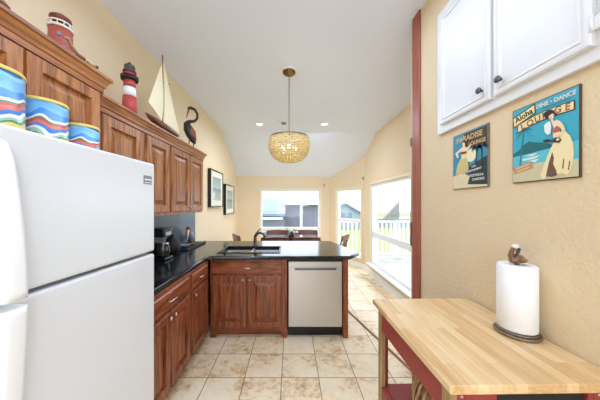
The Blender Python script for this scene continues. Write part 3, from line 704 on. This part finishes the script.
# ---------------------------------------------------------------- ceiling fixtures
def ceil_z(x, y):
    t = (x + 1.75) / 3.7; zl = 3.15 + (3.09 - 3.15) * (y + 3.1) / 8.1; zr = 2.945 + (2.874 - 2.945) * (y + 3.1) / 7.67
    return zl + (zr - zl) * t
cx, cy = -.022, 2.68; cz = ceil_z(cx, cy)
r = thing('chandelier', (cx, cy, cz), 'capiz bead bowl chandelier hanging on a chain over the peninsula', 'chandelier')
w = MB(); w.lathe([(.105, .003), (.105, -.012), (.095, -.018), (.08, -.012), (.075, 0)], seg=32); w.build('ceiling_medallion', 'white', r)
w = MB(); w.lathe([(.07, -.008), (.072, -.02), (.06, -.034), (.02, -.045), (.012, -.06)], seg=28); w.build('canopy', 'bronze', r)
w = MB(); z = -.06; k = 0
while z > -.70:
    w.torus((0, 0, z - .012), .011, .0028, 'y' if k % 2 else 'x', .7, 10, 5); z -= .0185; k += 1
w.build('chain', 'bronze', r)
zr = -.765
w = MB(); w.lathe([(.012, .06), (.022, .045), (.022, .02), (.03, .01), (.008, 0)], (0, 0, zr), 16); w.cyl((0, 0, zr - .18), (0, 0, zr + .02), .007, 8)
for i in range(4):
    a = i * PI / 2 + .4; w.cyl((0, 0, zr + .012), (.208 * math.cos(a), .208 * math.sin(a), zr), .005, 6)
w.build('stem', 'bronze', r)
w = MB(); w.lathe([(.212, .012), (.216, .012), (.216, -.018), (.212, -.018), (.212, .012)], (0, 0, zr), 48, False); w.build('rim', 'bronze', r)
w = MB()
prof = [(.217, -.016), (.224, -.042), (.226, -.068), (.225, -.094), (.221, -.12), (.214, -.145), (.204, -.17), (.191, -.193), (.175, -.214), (.155, -.232), (.13, -.246), (.104, -.256), (.076, -.263), (.048, -.267), (.02, -.268)]
for j, (rr, zz) in enumerate(prof):
    n = max(6, int(2 * PI * rr / .0285))
    for i in range(n):
        a = 2 * PI * (i + .5 * (j % 2)) / n + random.uniform(-.02, .02)
        w.ball((rr * math.cos(a), rr * math.sin(a), zr + zz + random.uniform(-.003, .003)), .0145, (1, 1, .95), 7, 5)
for j in range(8):
    n = 30
    for i in range(n):
        a = 2 * PI * (i + .5 * (j % 2)) / n
        w.ball((.16 * math.cos(a), .16 * math.sin(a), zr - .02 - j * .027), .010, (1, 1, 1.1), 6, 4)
sh = w.build('bead_shade', 'shell', r); sh['kind'] = 'stuff'
for i in range(3):
    a = 2 * PI * i / 3 + .5; p = (.085 * math.cos(a), .085 * math.sin(a), zr - .11)
    w = MB(); w.tube([(0, 0, zr - .17), (p[0] * .7, p[1] * .7, zr - .19), (p[0], p[1], zr - .17), (p[0], p[1], zr - .14)], .006, 8); s_ = w.build('lamp_arm', 'bronze', r)
    w = MB(); w.ball((p[0], p[1], zr - .115), .021, (1, 1, 1.3)); w.build('bulb', 'bulb', s_)
light('chandelier_glow', 'POINT', (cx, cy, cz + zr - .09), (0, 0, 0), 2.6, (1, .97, .92), shadow_soft_size=.04)
for px, lab in ((259.5, 'left'), (324.5, 'right')):
    y = 4.5
    for _ in range(12):
        x = (px - 291) / 234 * y; y = (ceil_z(x, y) - CH) * 234 / 80
    r = thing('recessed_light', (x, y, ceil_z(x, y)), '%s one of the two round recessed ceiling lights behind the chandelier' % ('left' if lab == 'left' else 'right'), 'light', 'recessed ceiling lights')
    w = MB(); w.lathe([(.085, .004), (.085, -.006), (.06, -.008), (.06, .003)], seg=28, caps=False); w.build('trim_ring', 'white', r)
    w = MB(); w.lathe([(.058, -.004), (.03, -.008), (.005, -.009)], seg=24); w.build('lens', 'can', r)
    light('recessed_lamp', 'SPOT', (x, y, ceil_z(x, y) - .03), (0, 0, 0), 12, (1, .95, .86), spot_size=2.3, spot_blend=.6, shadow_soft_size=.06)
vx, vy = (282 - 291) / 234 * 4.4, 4.37
r = thing('ceiling_vent', (vx, vy, ceil_z(vx, vy)), 'small ceiling air vent behind the chandelier chain', 'vent')
w = MB(); w.box(-.085, .085, -.07, .07, -.008, .006, .002); w.build('frame', 'white', r)
w = MB(); w.box(-.01, .078, -.062, .062, -.013, -.0085); w.build('grille', 'gasket', r)

# ---------------------------------------------------------------- white built-in cabinet on the right wall
o = (KW, .8, 1.937); r = thing('wall_cupboard', o, 'white painted wall cupboard with raised-edge doors above the tin signs', 'cabinet')
w = MB(); w.box(KW - .02, KW - .001, -.35, 1.535, 1.937, 2.72, .002); w.build('face_frame', 'cabwhite', r, o)
def wdoor(y0, y1, knobside, hinge):
    d = MB(FXm(KW - .02, y1, 1.985, o)); wd, hd = y1 - y0, .68
    d.loops(wd, hd, [(0, 0), (0, .015), (.004, .019), (.016, .02), (.020, .016), (.025, .016), (.029, .02), (.036, .0195), (.041, .013)])
    dd = d.build('door', 'cabwhite', r)
    ky = y0 + .045 if knobside < 0 else y1 - .045
    k = MB(FXm(KW - .04, ky, 2.045, o)); k.rings([[(q * math.cos(2 * PI * i / 12), q * math.sin(2 * PI * i / 12), dpt) for i in range(12)] for q, dpt in ((.007, 0), (.006, .01), (.015, .014), (.016, .02), (.009, .026))]); k.build('knob', 'pewter', dd)
    hy = y0 - .012 if hinge < 0 else y1 + .012
    for z in ((2.03, 2.58) if hinge < 0 else ()):
        k = MB(); k.box(KW - .034, KW - .0195, hy - .012, hy + .012, z, z + .045, .003); k.cyl((KW - .036, hy + .012 * (-hinge), z - .004), (KW - .036, hy + .012 * (-hinge), z + .05), .005, 8); k.build('hinge', 'cabwhite', dd, o)
wdoor(1.108, 1.482, -1, 1); wdoor(.735, 1.092, 1, -1)
wdoor(.25, .69, -1, 1)

# ---------------------------------------------------------------- tin signs
def flat(name, col, parent, F, polys, layer, rough=.45):
    m = M.setdefault(col, mat('print_%d_%d_%d' % col, col, rough)) if isinstance(col, tuple) else M[col]
    w = MB(F)
    for p in polys: w.prism(p, layer * .0004, layer * .0004 + .0003)
    return w.build(name, m, parent)
def circle(cx, cy, r, n=20, sx=1): return [(cx + r * sx * math.cos(2 * PI * i / n), cy + r * math.sin(2 * PI * i / n)) for i in range(n)]
def sign(y_far, y_near, z0, z1, label):
    o = (KW - .001, y_far, z0); r = thing('tin_sign', o, label, 'sign', 'retro tin signs on the right wall')
    return r, frame((0, 0, 0), (0, -1, 0), (0, 0, 1)), y_far - y_near, z1 - z0
def onwall(pts, yf, zt, w_, h_):
    out = []
    for x, y in pts:
        d = KW * 234 / (x - 291); z = CH + (204 - y) * d / 234
        out.append((min(w_ * .985, max(.004, yf - d)), min(h_ * .985, max(.004, z - zt))))
    return out
# --- sign with the seated dancer
r, F, w_, h_ = sign(1.028, .787, 1.577, 1.893, 'bright turquoise tin sign reading Aloha Lounge with a ukulele-playing dancer')
U = lambda pts: [(u * w_, (1 - v) * h_) for u, v in pts]
w = MB(F); w.box(0, w_, 0, h_, -.0005, .006, .001); pl = w.build('plate', mat('rusty_edge', (86, 62, 44), .6, .4), r)
F1 = F @ Matrix.Translation((0, 0, .0061))
flat('printed_sky', (58, 168, 192), pl, F1, [U([(.015, .012), (.985, .012), (.985, .988), (.015, .988)])], 0)
flat('printed_water', (92, 192, 210), pl, F1, [U([(.015, .6), (.985, .6), (.985, .82), (.015, .78)])], 1)
flat('printed_mountain', (24, 104, 112), pl, F1, [U([(.015, .60), (.12, .565), (.22, .5), (.3, .475), (.36, .5), (.5, .53), (.62, .57), (.7, .62), (.4, .63), (.015, .64)])], 2)
flat('printed_glints', (214, 232, 226), pl, F1, [U([(.22, .655), (.44, .645), (.36, .675)]), U([(.18, .69), (.48, .68), (.40, .71), (.2, .715)]), U([(.28, .73), (.46, .72), (.40, .76)])], 2)
flat('printed_sand', (204, 198, 160), pl, F1, [U([(.015, .82), (.2, .80), (.45, .77), (.985, .80), (.985, .988), (.015, .988)])], 3)
palm = [U([(.13, .80), (.155, .80), (.19, .55), (.225, .32), (.205, .32), (.165, .55)])]
for a in range(7):
    t = -.5 + a * .68; L = .16
    palm.append(U([(.215, .32), (.215 + L * .55 * math.cos(t) - .012, .32 - .55 * L * math.sin(t) - .012), (.215 + L * math.cos(t), .32 - L * math.sin(t) * .8 + .05), (.215 + L * .5 * math.cos(t), .325 - .4 * L * math.sin(t) + .01)]))
flat('printed_palm', (30, 124, 136), pl, F1, palm, 3)
def arch(u0, u1, v0, v1, bow, n=12):
    t = [i / n for i in range(n + 1)]
    return U([(u0 + (u1 - u0) * k, v0 - .06 * k - bow * math.sin(PI * k)) for k in t] + [(u0 + (u1 - u0) * k, v1 - .06 * k - bow * math.sin(PI * k)) for k in t[::-1]])
flat('banner_outline', (52, 40, 30), pl, F1, [arch(.10, .945, .215, .325, .03), U([(.015, .10), (.40, .015), (.41, .145), (.03, .245)])], 4)
flat('banner', (238, 218, 158), pl, F1, [arch(.115, .93, .226, .314, .03), U([(.028, .115), (.388, .034), (.396, .133), (.045, .228)])], 5)
TL = F1 @ Matrix.Translation((0, 0, .0026))
for ch, lu, lv, lr in zip('LOUNGE', (.20, .325, .445, .565, .735, .86), (.262, .245, .228, .212, .203, .208), (.25, .2, .16, .12, .0, -.06)):
    text_obj('printed_letter', ch, .034, M.setdefault('banner_red', mat('banner_red', (150, 92, 70), .5)), pl, TL @ Matrix.Translation((lu * w_, (1 - lv) * h_, 0)) @ Matrix.Rotation(lr, 4, 'Z'), .95, .001)
text_obj('printed_word', 'Aloha', .034, 'black', pl, TL @ Matrix.Translation((.215 * w_, (1 - .125) * h_, 0)) @ Matrix.Rotation(.27, 4, 'Z') @ Matrix.Shear('XZ', 4, (0, 0)), .92, .0008)
text_obj('printed_word', 'DINE \u2022 DANCE', .021, 'petal', pl, TL @ Matrix.Translation((.69 * w_, (1 - .075) * h_, 0)), .95, .0006)
w = MB(F1); w.box(.50 * w_, .90 * w_, (1 - .125) * h_, (1 - .118) * h_, .0008, .0012); w.build('printed_line', (mat('dark_teal', (20, 92, 108), .5)), pl)
# dancer (flat print)
T = lambda pts: onwall([(535 + x / 5, 100 + y / 5) for x, y in pts], 1.028, 1.577, w_, h_)
flat('printed_skirt', (240, 224, 176), pl, F1, [T([(140, 160), (165, 155), (190, 180), (205, 220), (208, 270), (202, 320), (190, 355), (175, 375), (150, 365), (120, 370), (118, 340), (105, 380), (85, 390), (70, 375), (60, 395), (42, 390), (40, 370), (55, 330), (75, 280), (95, 235), (110, 205)])], 6)
flat('printed_skirt_shadow', (112, 84, 72), pl, F1, [T([(100, 260), (108, 290), (104, 320), (118, 350), (125, 376), (95, 385), (68, 382), (75, 345), (85, 305)]), T([(150, 340), (156, 290), (160, 300), (156, 345)]), T([(178, 350), (186, 300), (190, 310), (184, 350)])], 7)
flat('printed_skin', (240, 216, 176), pl, F1, [T([(92, 98), (104, 95), (110, 106), (125, 98), (145, 108), (160, 128), (166, 150), (150, 176), (136, 204), (124, 204), (128, 192), (142, 168), (148, 150), (140, 138), (138, 158), (140, 185), (108, 192), (104, 170), (108, 140), (96, 112)]), T([(80, 68), (98, 64), (108, 78), (106, 93), (94, 101), (83, 92)])], 8)
flat('printed_top', (176, 96, 88), pl, F1, [T([(98, 152), (125, 128), (142, 140), (136, 157), (108, 166)])], 9)
flat('printed_lei', (232, 240, 238), pl, F1, [T([(75, 112), (88, 104), (96, 130), (92, 168), (78, 175), (62, 160), (60, 126)])], 9)
flat('printed_hair', (42, 32, 30), pl, F1, [T([(56, 78), (62, 62), (76, 52), (95, 47), (113, 54), (126, 68), (122, 76), (112, 74), (104, 66), (92, 72), (84, 80), (80, 98), (70, 94)])], 9)
flat('printed_flower', (214, 120, 120), pl, F1, [T([(112, 54), (124, 54), (127, 66), (116, 66)])], 10)
flat('printed_ukulele', (62, 48, 44), pl, F1, [T([(52, 202), (75, 195), (100, 200), (118, 186), (138, 188), (148, 200), (136, 214), (112, 213), (98, 208), (60, 213)])], 9)
flat('printed_hand', (240, 216, 176), pl, F1, [T([(120, 194), (134, 190), (138, 200), (124, 205)])], 10)
flat('printed_lips', (170, 50, 50), pl, F1, [T([(88, 89), (97, 87), (93, 93)])], 10)
flat('printed_plaque', (196, 146, 104), pl, F1, [U([(.03, .79), (.34, .735), (.375, .83), (.04, .88)])], 4)
flat('printed_plaque_marks', (222, 190, 150), pl, F1, [U([(.07, .80), (.31, .757), (.315, .775), (.075, .82)]), U([(.09, .84), (.31, .80), (.315, .815), (.095, .857)])], 5)
# --- sign with the standing dancer
r, F, w_, h_ = sign(1.405, 1.152, 1.573, 1.889, 'darker tin sign reading Paradise Lounge with a standing dancer under a moon')
w = MB(F); w.box(0, w_, 0, h_, -.0005, .006, .001); pl = w.build('plate', M['iron'], r)
F1 = F @ Matrix.Translation((0, 0, .0061)); TL = F1 @ Matrix.Translation((0, 0, .0026))
flat('printed_sky', (46, 140, 168), pl, F1, [U([(.015, .012), (.97, .012), (.97, .988), (.015, .988)])], 0)
flat('printed_night', (36, 58, 66), pl, F1, [U([(.42, .66), (.60, .60), (.97, .50), (.97, .988), (.40, .988), (.50, .86)])], 1)
flat('printed_sand', (222, 212, 170), pl, F1, [U([(.015, .76), (.30, .70), (.52, .80), (.46, .93), (.97, .96), (.97, .988), (.015, .988)])], 2)
flat('printed_title_block', (62, 44, 32), pl, F1, [U([(.36, .03), (.97, .03), (.97, .30), (.52, .31), (.36, .20)])], 2)
flat('printed_moon', (238, 228, 190), pl, F1, [[(x + .56 * w_, y + (1 - .44) * h_) for x, y in circle(0, 0, .036, 24)]], 3)
palms = [U([(.66, .70), (.69, .70), (.74, .34), (.71, .34)]), U([(.84, .80), (.875, .80), (.86, .34), (.83, .34)])]
for cu, cv in ((.72, .33), (.85, .33)):
    for t in (.1, .9, 2.2, 3.0, 3.6, 5.8):
        palms.append(U([(cu, cv), (cu + .10 * math.cos(t), cv - .05 * math.sin(t) - .02), (cu + .15 * math.cos(t), cv - .06 * math.sin(t) + .05), (cu + .06 * math.cos(t), cv + .015)]))
flat('printed_palms', (28, 36, 36), pl, F1, palms, 4)
text_obj('printed_word', 'PARADISE', .040, mat('title_tan', (206, 176, 120), .5), pl, TL @ Matrix.Translation((.50 * w_, (1 - .12) * h_, 0)), 1.05, .0012)
text_obj('printed_word', 'LOUNGE', .028, M['title_tan'] if 'title_tan' in M else mat('title_tan', (206, 176, 120), .5), pl, TL @ Matrix.Translation((.72 * w_, (1 - .245) * h_, 0)), 1.0, .0008)
text_obj('printed_word', 'LIVE', .015, 'petal', pl, TL @ Matrix.Translation((.64 * w_, (1 - .64) * h_, 0)) @ Matrix.Rotation(.12, 4, 'Z'), 1, .0004)
text_obj('printed_word', 'ENTERTAINMENT', .013, 'petal', pl, TL @ Matrix.Translation((.64 * w_, (1 - .70) * h_, 0)) @ Matrix.Rotation(.12, 4, 'Z'), 1, .0004)
text_obj('printed_word', 'COCKTAILS &', .0165, 'petal', pl, TL @ Matrix.Translation((.68 * w_, (1 - .79) * h_, 0)), 1, .0005)
text_obj('printed_word', 'DANCING', .0165, 'petal', pl, TL @ Matrix.Translation((.76 * w_, (1 - .86) * h_, 0)), 1, .0005)
T = lambda pts: onwall(pts, 1.405, 1.573, w_, h_)
flat('printed_skin', (236, 216, 174), pl, F1, [T([(464, 147), (466.5, 146.3), (468.5, 148), (472, 144), (473, 145.2), (469.5, 150.5), (468.3, 160), (463, 160.5), (463.2, 151), (459.6, 153.6), (460.3, 157.5), (458.8, 158.3), (457, 153.6)]), T([(462.8, 171), (464.6, 171), (464.2, 181.5), (462.8, 182)]), T([(465.2, 171), (467, 170.5), (466.2, 180), (464.9, 181)]), T([(464.2, 142), (466, 141.5), (467, 144.5), (465.8, 147), (464.3, 146)])], 6)
flat('printed_skirt', (206, 190, 130), pl, F1, [T([(462.3, 159), (468.6, 158), (470, 164), (470.5, 170), (467.6, 172), (465, 175), (462, 173), (457.4, 175), (459, 166)])], 7)
flat('printed_hair', (44, 32, 28), pl, F1, [T([(463.8, 142.4), (465.5, 140), (468, 141), (468.8, 147), (467.2, 146.8), (466.6, 142.8)])], 7)
flat('printed_top', (120, 60, 50), pl, F1, [T([(463.4, 152), (468.6, 151), (468.4, 153.6), (463.3, 154.6)])], 8)

# ---------------------------------------------------------------- butcher block cart
TH = math.radians(.9); tc_ = (.711, .975, 0)
r = thing('kitchen_cart', tc_, 'butcher block topped kitchen cart with barn red apron and shelf at the right', 'cart'); r.rotation_euler = (0, 0, TH)
HX, HY, TZ = .262, .306, .97
w = MB(); w.box(-HX, HX, -HY, HY, TZ - .028, TZ, .003); w.build('top', 'butcher', r)
for sx in (-1, 1):
    for sy in (-1, 1):
        x0 = sx * (HX - .02); y0 = sy * (HY - .03)
        w = MB(); w.box(min(x0, x0 - sx * .022), max(x0, x0 - sx * .022), min(y0, y0 - sy * .04), max(y0, y0 - sy * .04), 0, TZ - .0285, .002); lg = w.build('leg', 'legwood', r)
        w = MB(); xa = x0 - sx * .0225; w.box(min(xa, xa - sx * .024), max(xa, xa - sx * .024), min(y0, y0 - sy * .018), max(y0, y0 - sy * .018), 0, TZ - .0285, .002); f = w.build('painted_board', 'red', lg)
        if sy < 0:
            w = MB(frame((x0 - sx * .034, y0, TZ - .055), (1, 0, 0), (0, 0, 1))); w.rings([[(q * math.cos(2 * PI * i / 10), q * math.sin(2 * PI * i / 10), d) for i in range(10)] for q, d in ((.005, 0), (.005, .002), (.002, .004))]); w.build('screw', 'silver', f)
w = MB(); w.box(-HX + .022, -HX + .04, -HY + .072, HY - .072, TZ - .135, TZ - .0285); w.build('side_apron', 'red', r)
w = MB(); w.box(HX - .04, HX - .022, -HY + .072, HY - .072, TZ - .135, TZ - .0285); w.build('side_apron', 'red', r)
w = MB(); w.box(-HX + .067, HX - .067, HY - .05, HY - .03, TZ - .135, TZ - .0285); w.build('back_apron', 'red', r)
w = MB(); w.box(-HX + .067, -.1, -HY + .032, -HY + .05, TZ - .135, TZ - .0285); w.build('front_apron', 'red', r); w = MB(); w.box(HX - .085, HX - .067, -HY + .032, -HY + .05, TZ - .135, TZ - .0285); w.build('front_apron', 'red', r)
w = MB(); w.box(-.098, HX - .087, -HY + .04, HY - .08, TZ - .12, TZ - .036, .002); w.build('drawer', 'blackm', r)
w = MB(); w.box(-HX + .044, HX - .044, -HY + .075, HY - .05, .525, .545, .002); w.box(-HX + .02, -HX + .043, -HY + .072, HY - .072, .49, .545, .002); w.box(HX - .043, HX - .02, -HY + .072, HY - .072, .49, .545, .002); w.build('shelf', 'red', r)
# basket on the shelf
o = (.652, .99, .5455); r = thing('wicker_basket', o, 'ribbed wicker basket on the red shelf under the cart top', 'basket')
prof = [(.05, 0), (.085, .01), (.112, .06), (.115, .11), (.10, .16), (.075, .195)]
w = MB(); w.lathe(prof, seg=28); w.build('shell', 'driftwood', r)
for i in range(22):
    a = 2 * PI * i / 22
    w = MB(); w.tube([((q + .006) * math.cos(a), (q + .006) * math.sin(a), z + .003) for q, z in prof], .0068, 7); w.build('rib', 'rope', r)
w = MB(); w.torus((0, 0, .2), .075, .011); w.build('rim', 'rope', r)
# paper towel holder
o = (.904, .937, TZ + .001); r = thing('paper_towel_holder', o, 'wire paper towel holder with a carved wooden pelican finial on the cart', 'holder')
w = MB(); w.torus((0, 0, .006), .068, .0055, 'z', 1, 40, 8); w.torus((0, 0, .015), .060, .0045, 'z', 1, 40, 8); w.cyl((-.06, 0, .007), (.06, 0, .007), .004, 8); w.cyl((0, -.06, .007), (0, .06, .007), .004, 8); w.build('base_ring', 'iron', r)
w = MB(); w.cyl((0, 0, .004), (0, 0, .279), .008, 12); w.build('post', 'iron', r)
PZ = Matrix.Translation((0, 0, .277))
w = MB(PZ); w.tube([(-.022, .004, .006), (-.016, .003, .016), (-.004, 0, .02), (.010, -.002, .019), (.022, -.004, .013), (.03, -.005, .007)], [.006, .016, .0195, .018, .012, .004], 14); w.build('pelican_body', 'carved', r)
w = MB(PZ); w.tube([(-.014, .003, .018), (-.021, .004, .034), (-.018, .003, .05), (-.010, .001, .062)], [.012, .009, .008, .009], 10); w.build('pelican_neck', 'carved', r)
w = MB(PZ); w.ball((-.006, .0, .069), .0115, (1.1, 1, .85)); w.build('pelican_head', 'petal', r)
w = MB(PZ); w.tube([(.004, -.006, .062), (-.008, -.01, .042), (-.022, -.010, .018)], [.0075, .007, .002], 8, (1, .7)); w.build('pelican_bill', 'speckle', r)
w = MB(PZ); w.ball((.012, -.014, .016), .012, (1.4, .5, .85)); w.build('pelican_wing', 'driftwood', r)
o2 = (.904, .937, TZ + .022)
w = MB(); w.lathe([(.058, 0), (.062, .004), (.062, .250), (.058, .254), (.02, .254), (.02, .248)], seg=48); w.bm.transform(Matrix.Translation(o2))
tag(w.build('paper_towel_roll', 'paper', None, o2), 'white paper towel roll standing on the wire holder on the cart', 'paper towel')

# ---------------------------------------------------------------- dining set
def chair():
    r = thing('dining_chair', (0, 0, 0)); m = 'chair_wood'
    w = MB(); w.box(-.23, .23, -.21, .22, .43, .465, .012, 2); w.build('seat', m, r)
    for sx in (-1, 1):
        w = MB(); w.tube([(sx * .20, .18, .43), (sx * .205, .195, 0)], [.022, .016], 8); w.build('leg', m, r)
        w = MB(); w.tube([(sx * .19, -.18, .43), (sx * .195, -.22, 0)], [.022, .016], 8); w.build('leg', m, r)
        w = MB(); w.tube([(sx * .205, -.18, .46), (sx * .22, -.215, .7), (sx * .235, -.265, .92)], [.018, .017, .014], 8); w.build('back_post', m, r)
    w = MB(); rs = []
    for i in range(11):
        x = -.25 + .05 * i; bow = -.03 * (1 - (x / .25) ** 2); rise = .012 * (1 - (x / .25) ** 2)
        rs.append([(x, -.272 + bow, .84 + .0 * rise), (x, -.252 + bow, .84), (x, -.262 + bow, .945 + rise), (x, -.282 + bow, .945 + rise)])
    w.rings(rs, True, True, False); w.build('top_rail', m, r)
    for i in range(9):
        x = -.17 + .0425 * i; bow = -.03 * (1 - (x / .25) ** 2)
        w = MB(); w.tube([(x * .75, -.185, .46), (x * .9, -.215 + bow * .5, .66), (x, -.262 + bow, .845)], .007, 6); w.build('spindle', m, r)
    return r
c0 = chair()
spots = [(-.285, 4.42, 0, 'left of the two dining chairs backing on to the kitchen peninsula'), (.275, 4.42, 0, 'right of the two dining chairs backing on to the kitchen peninsula'),
         (-.30, 5.0, PI, 'left of the two spindle dining chairs below the far window'), (.345, 5.0, PI, 'right of the two spindle dining chairs below the far window'),
         (-.83, 4.66, -PI / 2 + .5, 'spindle dining chair at the left end of the dining table'), (.83, 4.68, PI / 2 - .5, 'spindle dining chair at the right end of the table before the narrow window')]
for i, (x, y, a, lab) in enumerate(spots):
    c = c0 if i == 0 else copy_tree(c0)
    c.location = (x, y, 0); c.rotation_euler = (0, 0, a); c.scale = (1, 1, .945); tag(c, lab, 'chair', 'wooden dining chairs around the table')
r = thing('dining_table', (0, 4.72, 0), 'wooden dining table between the peninsula and the far window', 'table')
w = MB(); w.box(-.62, .62, -.36, .36, .715, .745, .006, 2); w.build('tabletop', 'chair_wood', r)
w = MB(); w.box(-.54, .54, -.28, .28, .64, .7145); w.build('apron', 'chair_wood', r)
for sx in (-1, 1):
    for sy in (-1, 1):
        w = MB(); w.lathe([(.022, 0), (.03, .1), (.036, .4), (.03, .55), (.04, .6395)], (sx * .5, sy * .24, 0), 12); w.build('leg', 'chair_wood', r)
o = (.01, 4.55, .7455); r = thing('flower_vase', o, 'dark vase of pale flowers and green leaves in the middle of the dining table', 'vase')
w = MB(); w.lathe([(.05, 0), (.075, .03), (.08, .08), (.055, .13), (.045, .15)], seg=20); w.build('vase', 'blackm', r)
for i in range(12):
    a = i * 2.4; q = .03 + .012 * (i % 6); z = .17 + .018 * (i % 5)
    w = MB()
    if i % 2: w.ball((q * 1.4 * math.cos(a), q * math.sin(a), z + .03), .028, (1, 1, .7), 9, 6); w.build('flower', 'petal', r)
    else: w.tube([(0, 0, .13), (q * math.cos(a), q * math.sin(a), z), (q * 2.2 * math.cos(a), q * 2 * math.sin(a), z + .02)], [.006, .022, .003], 7, (.3, 1)); w.build('leaf', 'leafm', r)

# curtain brackets
def bracket(F, loc, label):
    r = thing('curtain_bracket', loc, label, 'bracket', 'dark curtain brackets in the bay')
    w = MB(F); w.box(-.012, .012, -.04, .04, .0005, .006, .002); w.build('plate', 'iron', r)
    w = MB(F); w.tube([(0, 0, .005), (0, .0, .04), (0, .02, .055)], .007, 8); w.build('hook', 'iron', r)
bracket(frame((0, 0, 0), (1, 0, 0), (0, 0, 1)), ((324 - 291) / 234 * FY, FY - .0005, 2.0), 'dark curtain bracket to the right of the far window')
pb = C1 + ub * (BL_ * .965); bracket(frame((0, 0, 0), ub, (0, 0, 1)), (pb.x, pb.y, 2.07), 'dark curtain bracket between the narrow window and the big window')
r = thing('curtain_rod_holder', (1.128, 2.185, 1.60), 'tall slim dark holdback fixed on the wall edge beside the wooden post', 'bracket')
w = MB(); w.box(-.012, -.0005, -.012, .010, .42, .50, .003); w.build('upper_plate', 'iron', r)
w = MB(); w.cyl((-.009, 0, -.42), (-.009, 0, .43), .006, 8); w.build('rod', 'casing', r)
w = MB(); w.box(-.013, -.0005, -.01, .01, -.5, -.28, .003); w.build('lower_plate', 'iron', r)
